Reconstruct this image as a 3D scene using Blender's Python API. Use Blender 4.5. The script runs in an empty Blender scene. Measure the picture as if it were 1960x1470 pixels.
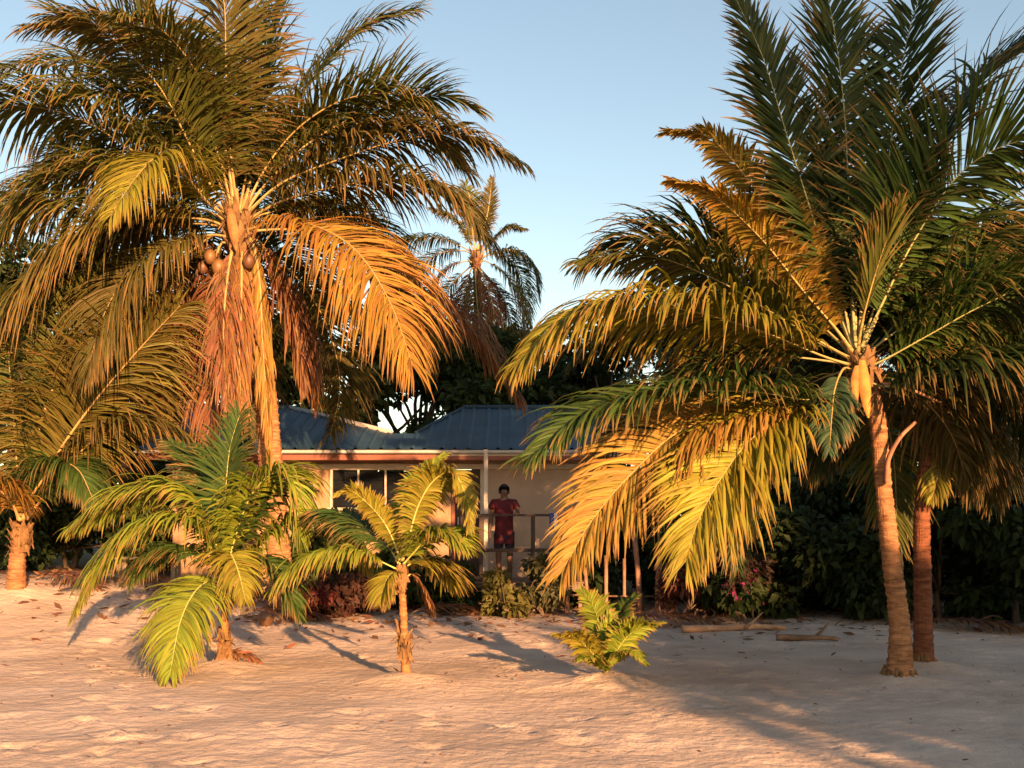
import bpy, bmesh, math, random
import numpy as np
from mathutils import Vector, Matrix

random.seed(7)
RNG = np.random.default_rng(11)
SC = bpy.context.scene
COL = SC.collection

# ---------------------------------------------------------------- camera
F, HY, EYE = 2100.0, 1000.0, 1.6          # focal length and horizon in photograph pixels, eye height in metres
cam_d = bpy.data.cameras.new('camera'); cam = bpy.data.objects.new('camera', cam_d); COL.objects.link(cam)
cam.location = (0, 0, EYE); cam.rotation_euler = (math.radians(90), 0, 0)
cam_d.sensor_width = 36; cam_d.lens = 36 * F / 1960; cam_d.shift_y = (HY - 735) / 1960
cam_d.clip_end = 3000
SC.camera = cam

# ---------------------------------------------------------------- sky, sun, exposure
SUN_EL, SUN_AZ = 11.0, 22.0               # low evening sun behind the camera, a little to its right
world = bpy.data.worlds.new('World'); SC.world = world; world.use_nodes = True
wn = world.node_tree; wn.nodes.clear()
sky = wn.nodes.new('ShaderNodeTexSky'); sky.sky_type = 'NISHITA'; sky.sun_disc = False
sky.sun_elevation = math.radians(SUN_EL); sky.sun_rotation = math.radians(180 - SUN_AZ)
sky.air_density = 1.0; sky.dust_density = 0.6; sky.ozone_density = 0.0
bg = wn.nodes.new('ShaderNodeBackground'); bg.inputs['Strength'].default_value = 0.059
wo = wn.nodes.new('ShaderNodeOutputWorld')
wn.links.new(sky.outputs[0], bg.inputs[0]); wn.links.new(bg.outputs[0], wo.inputs[0])

sd = bpy.data.lights.new('sun', 'SUN'); sd.energy = 4.2; sd.angle = math.radians(0.6); sd.color = (1.0, 0.55, 0.25)
sun = bpy.data.objects.new('sun', sd); COL.objects.link(sun)
el, az = math.radians(SUN_EL), math.radians(SUN_AZ)
TO_SUN = Vector((math.sin(az) * math.cos(el), -math.cos(az) * math.cos(el), math.sin(el)))
sun.rotation_euler = TO_SUN.to_track_quat('Z', 'Y').to_euler()
sun.location = TO_SUN * 60
SC.view_settings.view_transform = 'Standard'; SC.view_settings.look = 'None'
SC.view_settings.gamma = 1.0; SC.view_settings.use_curve_mapping = False
SC.view_settings.exposure = 1.95

# ---------------------------------------------------------------- helpers
def at(px, py, d):
    """the point at distance d in front of the camera that the photograph shows at (px, py)"""
    return np.array([(px - 980) / F * d, d, EYE - (py - HY) / F * d])

def sstep(a, b, x):
    t = np.clip((np.asarray(x, float) - a) / (b - a), 0, 1)
    return t * t * (3 - 2 * t)

def ground_z(x, y):
    """the beach: nearly level, rising a little towards the trees, more at the left"""
    return sstep(12.5, 18.8, y) * (0.12 + 0.60 * sstep(-2.5, -7.5, x)) + 0.25 * sstep(22, 60, y)

def link(o, parent=None):
    COL.objects.link(o)
    if parent is not None: o.parent = parent
    return o

def tag(o, label=None, cat=None, group=None, kind=None):
    if label: o['label'] = label
    if cat: o['category'] = cat
    if group: o['group'] = group
    if kind: o['kind'] = kind
    return o

def empty(name, loc, label=None, cat=None, group=None):
    o = bpy.data.objects.new(name, None); o.location = tuple(loc); o.empty_display_size = 0.2
    link(o); tag(o, label, cat, group)
    return o

def np_mesh(name, V, faces, col=None, smooth=True):
    """faces: int array (n,4) or (n,3), or a list of such arrays"""
    if not isinstance(faces, (list, tuple)): faces = [faces]
    me = bpy.data.meshes.new(name)
    V = np.asarray(V, np.float32)
    me.vertices.add(len(V)); me.vertices.foreach_set('co', V.ravel())
    idx = np.concatenate([f.ravel() for f in faces]).astype(np.int32)
    tot = np.concatenate([np.full(len(f), f.shape[1]) for f in faces]).astype(np.int32)
    st = np.concatenate([[0], np.cumsum(tot)[:-1]]).astype(np.int32)
    me.loops.add(len(idx)); me.loops.foreach_set('vertex_index', idx)
    me.polygons.add(len(tot)); me.polygons.foreach_set('loop_start', st)
    if smooth: me.polygons.foreach_set('use_smooth', np.ones(len(tot), bool))
    if col is not None:
        a = me.color_attributes.new('leaf', 'FLOAT_COLOR', 'POINT')
        a.data.foreach_set('color', np.asarray(col, np.float32).ravel())
    me.update(calc_edges=True)
    return me

def obj(name, me, mat, parent=None, loc=(0, 0, 0), color=None):
    o = bpy.data.objects.new(name, me); o.location = tuple(loc)
    if mat is not None and not me.materials: me.materials.append(mat)
    if color is not None: o.color = (*color, 1)
    return link(o, parent)

def bm_obj(name, bm, mat, parent=None, loc=(0, 0, 0), color=None, smooth=False):
    me = bpy.data.meshes.new(name); bm.normal_update(); bm.to_mesh(me); bm.free()
    if smooth: me.polygons.foreach_set('use_smooth', [True] * len(me.polygons))
    return obj(name, me, mat, parent, loc, color)

def box(bm, x0, x1, y0, y1, z0, z1, bev=0.0):
    m = Matrix.Translation(((x0 + x1) / 2, (y0 + y1) / 2, (z0 + z1) / 2)) @ Matrix.Diagonal((x1 - x0, y1 - y0, z1 - z0, 1))
    r = bmesh.ops.create_cube(bm, size=1, matrix=m)
    if bev:
        es = list({e for v in r['verts'] for e in v.link_edges})
        bmesh.ops.bevel(bm, geom=es, offset=bev, segments=1, affect='EDGES')
    return bm

def box_obj(name, dims, mat, parent=None, loc=(0, 0, 0), bev=0.006, color=None):
    return bm_obj(name, box(bmesh.new(), *dims, bev), mat, parent, loc, color)

def spline(P, n):
    """Catmull-Rom through the points P, n samples evenly spread by length"""
    P = np.asarray(P, float)
    Q = np.vstack([2 * P[0] - P[1], P, 2 * P[-1] - P[-2]])
    out = []
    for i in range(len(P) - 1):
        p0, p1, p2, p3 = Q[i:i + 4]
        t = np.linspace(0, 1, 16, endpoint=False)[:, None]
        out.append(0.5 * ((2 * p1) + (p2 - p0) * t + (2 * p0 - 5 * p1 + 4 * p2 - p3) * t ** 2 + (3 * p1 - p0 - 3 * p2 + p3) * t ** 3))
    C = np.vstack(out + [P[-1:]])
    s = np.concatenate([[0], np.cumsum(np.linalg.norm(np.diff(C, axis=0), axis=1))])
    u = np.linspace(0, s[-1], n)
    return np.stack([np.interp(u, s, C[:, k]) for k in range(3)], 1), s[-1]

def unit(v): return v / np.maximum(np.linalg.norm(v, axis=-1, keepdims=True), 1e-9)

def tube(P, R, sides=8, cap=True, S=None, flat=1.0):
    """a tube along P with radii R; returns verts, faces"""
    P = np.asarray(P, float); n = len(P); R = np.broadcast_to(np.asarray(R, float), (n,))
    T = unit(np.gradient(P, axis=0))
    if S is None:
        ref = np.array([0, 0, 1.0]) if abs(T[0][2]) < 0.9 else np.array([1.0, 0, 0])
        S = np.zeros_like(P); s = np.cross(T[0], ref)
        for i in range(n):
            s = s - T[i] * (s @ T[i]); s = s / np.linalg.norm(s); S[i] = s
    N = np.cross(S, T)
    a = np.linspace(0, 2 * np.pi, sides, endpoint=False)
    V = P[:, None] + R[:, None, None] * (S[:, None] * np.cos(a)[None, :, None] + flat * N[:, None] * np.sin(a)[None, :, None])
    V = V.reshape(-1, 3)
    i, j = np.meshgrid(np.arange(n - 1), np.arange(sides), indexing='ij')
    j2 = (j + 1) % sides
    Fq = np.stack([i * sides + j, i * sides + j2, (i + 1) * sides + j2, (i + 1) * sides + j], -1).reshape(-1, 4)
    faces = [Fq]
    if cap:
        V = np.vstack([V, P[:1], P[-1:]]); b, e = n * sides, n * sides + 1
        k = np.arange(sides); k2 = (k + 1) % sides
        faces.append(np.stack([np.full(sides, b), k2, k], 1))
        faces.append(np.stack([np.full(sides, e), (n - 1) * sides + k, (n - 1) * sides + k2], 1))
    return V, faces

def join(parts):
    """parts: list of (V, [faces], col or None)"""
    Vs, f3, f4, cs, off = [], [], [], [], 0
    for V, fs, *c in parts:
        Vs.append(V)
        for f in fs: (f4 if f.shape[1] == 4 else f3).append(f + off)
        if c: cs.append(c[0])
        off += len(V)
    out = [np.concatenate(x) for x in (f4, f3) if x]
    return np.vstack(Vs), out, (np.vstack(cs) if cs else None)

# ---------------------------------------------------------------- materials
def new_mat(name):
    m = bpy.data.materials.new(name); m.use_nodes = True
    nt = m.node_tree; nt.nodes.clear()
    out = nt.nodes.new('ShaderNodeOutputMaterial')
    return m, nt, out

def nd(nt, typ, **kw):
    n = nt.nodes.new(typ)
    for k, v in kw.items(): setattr(n, k, v)
    return n

def plain(name, col, rough=0.7, var=0.25, scale=6.0, bump=0.15, bscale=40.0, spec=0.3, stretch=(1, 1, 1), metallic=0.0, objcol=False):
    m, nt, out = new_mat(name); L = nt.links.new
    p = nd(nt, 'ShaderNodeBsdfPrincipled'); p.inputs['Roughness'].default_value = rough
    p.inputs['Specular IOR Level'].default_value = spec; p.inputs['Metallic'].default_value = metallic
    tc = nd(nt, 'ShaderNodeTexCoord'); mp = nd(nt, 'ShaderNodeMapping'); mp.inputs['Scale'].default_value = stretch
    L(tc.outputs['Object'], mp.inputs[0])
    n1 = nd(nt, 'ShaderNodeTexNoise'); n1.inputs['Scale'].default_value = scale; n1.inputs['Detail'].default_value = 6; L(mp.outputs[0], n1.inputs[0])
    hs = nd(nt, 'ShaderNodeHueSaturation'); mr = nd(nt, 'ShaderNodeMapRange')
    mr.inputs[1].default_value = 0.3; mr.inputs[2].default_value = 0.7; mr.inputs[3].default_value = 1 - var; mr.inputs[4].default_value = 1 + var
    L(n1.outputs[0], mr.inputs[0]); L(mr.outputs[0], hs.inputs['Value'])
    if objcol:
        oi = nd(nt, 'ShaderNodeObjectInfo'); L(oi.outputs['Color'], hs.inputs['Color'])
    else:
        hs.inputs['Color'].default_value = (*col, 1)
    L(hs.outputs[0], p.inputs['Base Color'])
    if bump:
        n2 = nd(nt, 'ShaderNodeTexNoise'); n2.inputs['Scale'].default_value = bscale; n2.inputs['Detail'].default_value = 5; L(mp.outputs[0], n2.inputs[0])
        b = nd(nt, 'ShaderNodeBump'); b.inputs['Strength'].default_value = bump; b.inputs['Distance'].default_value = 0.02
        L(n2.outputs[0], b.inputs['Height']); L(b.outputs[0], p.inputs['Normal'])
    L(p.outputs[0], out.inputs[0])
    return m

def leaf_material(name, trans=0.3, rough=0.5, dry=(0.26, 0.14, 0.05), dry_from=0.9, spec=0.2, varv=0.35):
    """colour from the object's own colour, varied by leaflet, drying towards some leaf tips"""
    m, nt, out = new_mat(name); L = nt.links.new
    oi = nd(nt, 'ShaderNodeObjectInfo'); at_ = nd(nt, 'ShaderNodeAttribute'); at_.attribute_name = 'leaf'
    sp = nd(nt, 'ShaderNodeSeparateColor'); L(at_.outputs['Color'], sp.inputs[0])
    mr = nd(nt, 'ShaderNodeMapRange'); mr.inputs[3].default_value = 1 - varv; mr.inputs[4].default_value = 1 + varv; L(sp.outputs[0], mr.inputs[0])
    hm = nd(nt, 'ShaderNodeMapRange'); hm.inputs[3].default_value = 0.475; hm.inputs[4].default_value = 0.52; L(sp.outputs[2], hm.inputs[0])
    hs = nd(nt, 'ShaderNodeHueSaturation'); L(oi.outputs['Color'], hs.inputs['Color']); L(mr.outputs[0], hs.inputs['Value']); L(hm.outputs[0], hs.inputs['Hue'])
    dr = nd(nt, 'ShaderNodeMapRange'); dr.inputs[1].default_value = dry_from; dr.inputs[2].default_value = 1.15; dr.inputs[4].default_value = 0.9
    ad = nd(nt, 'ShaderNodeMath', operation='ADD'); mu = nd(nt, 'ShaderNodeMath', operation='MULTIPLY'); mu.inputs[1].default_value = 0.3
    L(sp.outputs[0], mu.inputs[0]); L(sp.outputs[1], ad.inputs[0]); L(mu.outputs[0], ad.inputs[1]); L(ad.outputs[0], dr.inputs[0])
    mx = nd(nt, 'ShaderNodeMix', data_type='RGBA'); L(dr.outputs[0], mx.inputs['Factor']); L(hs.outputs[0], mx.inputs['A']); mx.inputs['B'].default_value = (*dry, 1)
    p = nd(nt, 'ShaderNodeBsdfPrincipled'); p.inputs['Roughness'].default_value = rough; p.inputs['Specular IOR Level'].default_value = spec
    L(mx.outputs['Result'], p.inputs['Base Color'])
    t = nd(nt, 'ShaderNodeBsdfTranslucent')
    h2 = nd(nt, 'ShaderNodeHueSaturation'); h2.inputs['Value'].default_value = 1.25; h2.inputs['Saturation'].default_value = 1.1; L(mx.outputs['Result'], h2.inputs['Color']); L(h2.outputs[0], t.inputs[0])
    ms = nd(nt, 'ShaderNodeMixShader'); ms.inputs[0].default_value = trans
    L(p.outputs[0], ms.inputs[1]); L(t.outputs[0], ms.inputs[2]); L(ms.outputs[0], out.inputs[0])
    return m

def trunk_material():
    m, nt, out = new_mat('palm_bark'); L = nt.links.new
    p = nd(nt, 'ShaderNodeBsdfPrincipled'); p.inputs['Roughness'].default_value = 0.85; p.inputs['Specular IOR Level'].default_value = 0.2
    tc = nd(nt, 'ShaderNodeTexCoord')
    m1 = nd(nt, 'ShaderNodeMapping'); m1.inputs['Scale'].default_value = (3, 3, 14); L(tc.outputs['Object'], m1.inputs[0])
    n1 = nd(nt, 'ShaderNodeTexNoise'); n1.inputs['Scale'].default_value = 2.2; n1.inputs['Detail'].default_value = 8; n1.inputs['Roughness'].default_value = 0.65; L(m1.outputs[0], n1.inputs[0])
    m2 = nd(nt, 'ShaderNodeMapping'); m2.inputs['Scale'].default_value = (30, 30, 4); L(tc.outputs['Object'], m2.inputs[0])
    n2 = nd(nt, 'ShaderNodeTexNoise'); n2.inputs['Scale'].default_value = 2.0; n2.inputs['Detail'].default_value = 6; L(m2.outputs[0], n2.inputs[0])
    cr = nd(nt, 'ShaderNodeValToRGB'); e = cr.color_ramp.elements
    e[0].position = 0.3; e[0].color = (0.08, 0.045, 0.028, 1); e[1].position = 0.64; e[1].color = (0.36, 0.24, 0.15, 1); g_ = e.new(.80); g_.color = (0.40, 0.36, 0.30, 1)
    L(n1.outputs[0], cr.inputs[0])
    oi = nd(nt, 'ShaderNodeObjectInfo')
    mx = nd(nt, 'ShaderNodeMix', data_type='RGBA', blend_type='MULTIPLY'); mx.inputs['Factor'].default_value = 1.0
    L(cr.outputs[0], mx.inputs['A']); L(oi.outputs['Color'], mx.inputs['B']); L(mx.outputs['Result'], p.inputs['Base Color'])
    ad = nd(nt, 'ShaderNodeMath', operation='ADD'); L(n1.outputs[0], ad.inputs[0]); L(n2.outputs[0], ad.inputs[1])
    b = nd(nt, 'ShaderNodeBump'); b.inputs['Strength'].default_value = 0.55; b.inputs['Distance'].default_value = 0.03
    L(ad.outputs[0], b.inputs['Height']); L(b.outputs[0], p.inputs['Normal']); L(p.outputs[0], out.inputs[0])
    return m

def sand_material():
    m, nt, out = new_mat('beach_sand'); L = nt.links.new
    p = nd(nt, 'ShaderNodeBsdfPrincipled'); p.inputs['Roughness'].default_value = 0.9; p.inputs['Specular IOR Level'].default_value = 0.15
    tc = nd(nt, 'ShaderNodeTexCoord')
    n1 = nd(nt, 'ShaderNodeTexNoise'); n1.inputs['Scale'].default_value = 0.7; n1.inputs['Detail'].default_value = 8; n1.inputs['Roughness'].default_value = 0.6; L(tc.outputs['Object'], n1.inputs[0])
    cr = nd(nt, 'ShaderNodeValToRGB'); e = cr.color_ramp.elements
    e[0].position = 0.32; e[0].color = (0.45, 0.33, 0.25, 1); e[1].position = 0.68; e[1].color = (0.70, 0.53, 0.42, 1)
    L(n1.outputs[0], cr.inputs[0])
    n3 = nd(nt, 'ShaderNodeTexNoise'); n3.inputs['Scale'].default_value = 90; n3.inputs['Detail'].default_value = 4; L(tc.outputs['Object'], n3.inputs[0])
    mr = nd(nt, 'ShaderNodeMapRange'); mr.inputs[1].default_value = 0.3; mr.inputs[2].default_value = 0.7; mr.inputs[3].default_value = 0.8; mr.inputs[4].default_value = 1.15; L(n3.outputs[0], mr.inputs[0])
    hs = nd(nt, 'ShaderNodeHueSaturation'); L(cr.outputs[0], hs.inputs['Color']); L(mr.outputs[0], hs.inputs['Value'])
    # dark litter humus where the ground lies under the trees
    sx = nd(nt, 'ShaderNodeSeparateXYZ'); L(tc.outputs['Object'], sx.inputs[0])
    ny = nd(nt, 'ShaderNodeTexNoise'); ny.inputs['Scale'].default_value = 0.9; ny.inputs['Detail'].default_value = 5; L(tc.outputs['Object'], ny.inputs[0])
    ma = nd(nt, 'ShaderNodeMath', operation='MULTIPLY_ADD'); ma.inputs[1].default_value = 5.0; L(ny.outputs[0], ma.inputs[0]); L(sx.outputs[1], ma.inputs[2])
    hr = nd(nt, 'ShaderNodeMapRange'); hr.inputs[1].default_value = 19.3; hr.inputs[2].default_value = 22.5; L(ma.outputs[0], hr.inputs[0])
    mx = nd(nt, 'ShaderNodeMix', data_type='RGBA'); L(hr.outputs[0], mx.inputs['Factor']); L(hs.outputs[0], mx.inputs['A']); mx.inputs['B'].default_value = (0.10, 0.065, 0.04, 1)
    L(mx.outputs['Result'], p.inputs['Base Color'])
    n2 = nd(nt, 'ShaderNodeTexNoise'); n2.inputs['Scale'].default_value = 9; n2.inputs['Detail'].default_value = 9; n2.inputs['Roughness'].default_value = 0.6; L(tc.outputs['Object'], n2.inputs[0])
    b = nd(nt, 'ShaderNodeBump'); b.inputs['Strength'].default_value = 0.8; b.inputs['Distance'].default_value = 0.045
    L(n2.outputs[0], b.inputs['Height']); L(b.outputs[0], p.inputs['Normal']); L(p.outputs[0], out.inputs[0])
    return m

M_LEAF = leaf_material('palm_leaf')
M_BROAD = leaf_material('broad_leaf', trans=0.25, rough=0.55, spec=0.15, dry=(0.20, 0.12, 0.04), dry_from=1.0)
M_RIB = plain('palm_midrib', (0.4, 0.3, 0.1), 0.5, 0.2, 5, 0.1, 30, 0.4, objcol=True)
M_BARK = trunk_material()
M_WOODBARK = plain('tree_bark', (0.12, 0.08, 0.055), 0.9, 0.35, 5, 0.6, 18, 0.2, (1, 1, 0.25))
M_FIBRE = plain('fibre', (0.20, 0.11, 0.05), 0.95, 0.4, 9, 0.8, 40, 0.1, (1, 1, 0.4))
M_NUT = plain('nut_husk', (0.3, 0.2, 0.06), 0.5, 0.25, 6, 0.1, 20, 0.4, objcol=True)
M_SAND = sand_material()
M_DRY = plain('dry_plant', (0.28, 0.15, 0.07), 0.85, 0.35, 7, 0.3, 40, 0.2, objcol=True)
M_WALL = plain('plaster', (0.33, 0.20, 0.115), 0.85, 0.22, 1.6, 0.12, 60, 0.2)
M_WALLP = plain('pale_plaster', (0.38, 0.27, 0.20), 0.85, 0.12, 1.6, 0.12, 60, 0.2)
M_ROOF = plain('roof_paint', (0.017, 0.042, 0.065), 0.55, 0.4, 1.6, 0.06, 20, 0.4)
M_CAP = plain('pale_metal', (0.36, 0.33, 0.31), 0.45, 0.12, 3, 0.05, 30, 0.5)
M_WHITE = plain('white_paint', (0.44, 0.37, 0.31), 0.6, 0.12, 4, 0.08, 50, 0.3)
M_FASCIA = plain('red_brown_board', (0.20, 0.07, 0.045), 0.65, 0.2, 4, 0.15, 30, 0.3, (0.3, 3, 3))
M_TIMBER = plain('grey_timber', (0.20, 0.15, 0.11), 0.85, 0.3, 5, 0.4, 30, 0.2, (4, 4, 0.5))
M_DECK = plain('deck_timber', (0.22, 0.14, 0.09), 0.8, 0.3, 5, 0.4, 30, 0.2, (0.5, 4, 4))
M_DARKWOOD = plain('dark_wood', (0.055, 0.03, 0.022), 0.6, 0.25, 4, 0.2, 30, 0.3, (4, 4, 0.5))
M_INSIDE = plain('dim_room', (0.06, 0.05, 0.045), 0.9, 0.2, 2, 0, 10)
def glass():
    m, nt, out = new_mat('window_glass')
    p = nd(nt, 'ShaderNodeBsdfPrincipled'); p.inputs['Base Color'].default_value = (0.02, 0.022, 0.025, 1)
    p.inputs['Roughness'].default_value = 0.08; p.inputs['Specular IOR Level'].default_value = 0.5
    n = nd(nt, 'ShaderNodeTexNoise'); n.inputs['Scale'].default_value = 1.5
    b = nd(nt, 'ShaderNodeBump'); b.inputs['Strength'].default_value = 0.04; nt.links.new(n.outputs[0], b.inputs['Height']); nt.links.new(b.outputs[0], p.inputs['Normal'])
    nt.links.new(p.outputs[0], out.inputs[0]); return m
M_GLASS = glass()

# ---------------------------------------------------------------- ground
def fbm(x, y, seed, octs=4):
    r = np.random.default_rng(seed); v = np.zeros_like(x); a = 1.0
    for o in range(octs):
        for _ in range(5):
            th = r.uniform(0, 2 * np.pi); k = 2 ** o * r.uniform(0.7, 1.4); ph = r.uniform(0, 6.28)
            v += a * np.sin(k * (x * math.cos(th) + y * math.sin(th)) + ph) / 5
        a *= 0.5
    return v

def build_sand():
    xs = np.concatenate([-np.geomspace(900, 11, 22), np.arange(-10.5, 10.51, 0.065), np.geomspace(11, 900, 22)])
    ys = np.concatenate([-np.geomspace(900, 6, 16), np.arange(-5, 5.5, 0.8), np.arange(6, 20.5, 0.065), np.geomspace(20.8, 900, 30)])
    X, Y = np.meshgrid(xs, ys, indexing='xy')
    Z = ground_z(X, Y)
    near = sstep(13, 9.5, np.abs(X)) * sstep(2, 6, Y) * sstep(24, 19, Y)
    Z = Z + near * (0.035 * fbm(X * 1.3, Y * 1.3, 3, 3) + 0.009 * fbm(X * 7, Y * 7, 5, 4))
    r = np.random.default_rng(21)
    def pit(px, py, rad, dep, ang, el_):
        nonlocal Z
        i0, i1 = np.searchsorted(xs, [px - 3 * rad, px + 3 * rad]); j0, j1 = np.searchsorted(ys, [py - 3 * rad, py + 3 * rad])
        if i1 <= i0 or j1 <= j0: return
        dx, dy = X[j0:j1, i0:i1] - px, Y[j0:j1, i0:i1] - py
        u = (dx * math.cos(ang) + dy * math.sin(ang)) / el_; v = -dx * math.sin(ang) + dy * math.cos(ang)
        q = (u * u + v * v) / rad ** 2
        Z[j0:j1, i0:i1] += dep * (-np.exp(-q * 1.6) + 0.55 * np.exp(-((np.sqrt(q) - 1.45) ** 2) * 5))
    for _ in range(300):                               # scuffs and old footprints all over the loose sand
        pit(r.uniform(-8.5, 8.5), r.uniform(6.3, 17.5), r.uniform(0.07, 0.14), r.uniform(0.006, 0.026), r.uniform(0, 3.14), r.uniform(1.0, 1.9))
    for (x0, y0, x1, y1) in ((-6, 7.2, 5, 10.2), (5.5, 8.2, -1.5, 16.5), (-2.5, 7, -6.5, 17)):   # three trails of steps
        L = math.hypot(x1 - x0, y1 - y0); a = math.atan2(y1 - y0, x1 - x0)
        for k in range(int(L / 0.62)):
            t = k * 0.62 / L; s = 0.11 * (1 if k % 2 else -1)
            pit(x0 + (x1 - x0) * t - s * math.sin(a) + r.normal(0, .04), y0 + (y1 - y0) * t + s * math.cos(a) + r.normal(0, .04), 0.075, 0.03, a + r.normal(0, .15), 1.8)
    for px, dd in ((1722, 11.0), (1768, 12.1), (430, 12.1), (778, 11.1), (1160, 11.0), (545, 17.3), (30, 16.6)):   # sand drifted against the stems
        bx = (px - 980) / F * dd; Z += 0.09 * np.exp(-(((X - bx) / .42) ** 2 + ((Y - dd) / .36) ** 2))
    n, m = len(xs), len(ys)
    i, j = np.meshgrid(np.arange(n - 1), np.arange(m - 1), indexing='xy')
    q = np.stack([j * n + i, j * n + i + 1, (j + 1) * n + i + 1, (j + 1) * n + i], -1).reshape(-1, 4)
    V = np.stack([X, Y, Z], -1).reshape(-1, 3)
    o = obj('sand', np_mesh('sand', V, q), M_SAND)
    tag(o, 'pale loose beach sand with footprints and soft hollows', 'sand', kind='structure')
build_sand()

# ---------------------------------------------------------------- palms
def frond_mesh(P3, leaf=0.75, n=62, droop=0.55, width=0.046, petiole=0.13, rdir=None, vee=0.3, segs=5, roll=0.0, seed=0, ragged=0.13, fold=True, amin=28, amax=72, gaps=0.06):
    """leaflets and midrib of one feather leaf along the 3D curve P3"""
    r = np.random.default_rng(seed)
    C, L = spline(P3, 40)
    T = unit(np.gradient(C, axis=0))
    d = C[-1] - C[0] if rdir is None else np.asarray(rdir, float)
    d = np.array([d[0], d[1], 0.0]); d = d / max(np.linalg.norm(d), 1e-6)
    S0 = np.array([d[1], -d[0], 0.0])                 # horizontal, across the leaf
    S = unit(S0[None] - T * (T @ S0)[:, None]); N = np.cross(S, T)
    u = np.linspace(0, 1, 40)
    if roll:
        a = roll * u; ca, sa = np.cos(a)[:, None], np.sin(a)[:, None]
        S, N = S * ca + N * sa, N * ca - S * sa
    t = np.linspace(petiole, 0.995, n)
    t = np.concatenate([t, t + 0.5 * (t[1] - t[0])]).clip(0, 1); side = np.repeat([1.0, -1.0], n)
    t = (t + r.normal(0, 0.003, len(t))).clip(petiole * .9, 1)
    wob = np.sin(t * r.uniform(20, 45) + side * 2 + r.uniform(0, 6)) * np.sin(t * r.uniform(7, 17) + r.uniform(0, 6) + side)
    keep = r.random(len(t)) > gaps + 0.35 * (wob > 0.82); t, side = t[keep], side[keep]
    k = len(t)
    def samp(A): return np.stack([np.interp(t, u, A[:, c]) for c in range(3)], 1)
    c0, tt, ss, nn = samp(C), unit(samp(T)), unit(samp(S)), unit(samp(N))
    tn = (t - petiole) / (1 - petiole)
    prof = (0.45 + 0.55 * sstep(0, 0.28, tn)) * (1 - 0.62 * sstep(0.5, 1.0, tn))
    ln = leaf * prof * (1 + r.normal(0, ragged, k)).clip(0.5, 1.4)
    ln = ln * np.where(r.random(k) < .05, r.uniform(.35, .7, k), 1)
    ang = np.radians(amax + (amin - amax) * tn ** 1.2 + r.normal(0, 6.5, k))
    D = unit(ss * (side * np.sin(ang))[:, None] + tt * np.cos(ang)[:, None] + nn * (vee * (1 - 0.5 * tn) + r.normal(0, 0.11, k))[:, None])
    w = width * (0.7 + 0.3 * prof) * (1 + r.normal(0, 0.12, k)).clip(0.6, 1.4)
    dk = droop * (1 + r.normal(0, 0.18, k)).clip(0.4, 1.7)
    pts, dirs = [c0], [D]
    for i in range(segs):
        f = (i + 0.5) / segs
        D = unit(D + np.array([0, 0, -1.0])[None] * (dk * f * 0.75)[:, None] + r.normal(0, 0.025, (k, 3)))
        pts.append(pts[-1] + D * (ln / segs)[:, None]); dirs.append(D)
    wp = np.interp(np.linspace(0, 1, segs + 1), [0, 0.12, 0.45, 0.8, 1.0], [0.45, 0.9, 1.0, 0.62, 0.06])
    tw = r.normal(0, 0.28, k)
    rows = []
    for i in range(segs + 1):
        Di = dirs[i]
        wv = unit(tt - Di * np.sum(tt * Di, 1, keepdims=True)); nv = np.cross(Di, wv)
        wv2 = wv * np.cos(tw)[:, None] + nv * np.sin(tw)[:, None]; nv2 = np.cross(Di, wv2) * side[:, None]
        h = (w * wp[i] * 0.5)[:, None]
        if fold: rows.append(np.stack([pts[i] - wv2 * h - nv2 * h * .35, pts[i] + nv2 * h * .2, pts[i] + wv2 * h - nv2 * h * .35], 1))
        else: rows.append(np.stack([pts[i] - wv2 * h, pts[i] + wv2 * h], 1))
    A = np.stack(rows, 1)                              # leaflet, row, across, xyz
    nc = A.shape[2]; V = A.reshape(-1, 3)
    b = (np.arange(k) * (segs + 1) * nc)[:, None, None]; ri = (np.arange(segs) * nc)[None, :, None]; ci = np.arange(nc - 1)[None, None]
    q0 = (b + ri + ci).ravel()
    Q = np.stack([q0, q0 + 1, q0 + nc + 1, q0 + nc], 1)
    rc = r.random(k); hu = r.random(k)
    col = np.ones((k, segs + 1, nc, 4)); col[..., 0] = rc[:, None, None]; col[..., 1] = np.linspace(0, 1, segs + 1)[None, :, None]; col[..., 2] = hu[:, None, None]
    rr = np.interp(u, [0, 0.04, 0.16, 1], [1.0, 0.62, 0.42, 0.07])
    return V, Q, col.reshape(-1, 4), C, rr, S, L

FR = 0
def add_frond(parent, base, P3, color, rib=(0.40, 0.29, 0.10), thick=0.045, name='frond', full=1.22, **kw):
    global FR; FR += 1
    P3 = np.asarray(P3, float) - np.asarray(base)
    kw['leaf'] = kw.get('leaf', 0.75) * full; kw['n'] = int(kw.get('n', 62) * 2.7); kw['width'] = kw.get('width', 0.046) * 0.62
    V, Q, col, C, rr, S, L = frond_mesh(P3, seed=FR * 13 + 5, **kw)
    tv, tf = tube(C, rr * thick, 6, True, S=S, flat=0.6)
    f = obj(name, np_mesh('midrib', tv, tf), M_RIB, parent, color=rib)
    lf = obj('leaflets', np_mesh('leaflets', V, Q, col), M_LEAF, f, color=color); lf['kind'] = 'stuff'
    return f

def px_frond(palm, base, D, crown, pts, dd, color, **kw):
    """a leaf whose midrib passes the photograph's points pts; dd = how much deeper its tip lies than its palm"""
    k = len(pts); s0 = kw.get('thick', .045) / .06
    d0 = unit(at(*pts[0], D + dd / k) - crown)
    P = [crown + np.array([.11 * d0[0], .11 * d0[1], .30 * d0[2] - .12]) * s0]
    for i, (x, y) in enumerate(pts):
        s = (i + 1) / k
        P.append(at(x, y, D + dd * s))
    return add_frond(palm, base, P, color, **kw)

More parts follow.
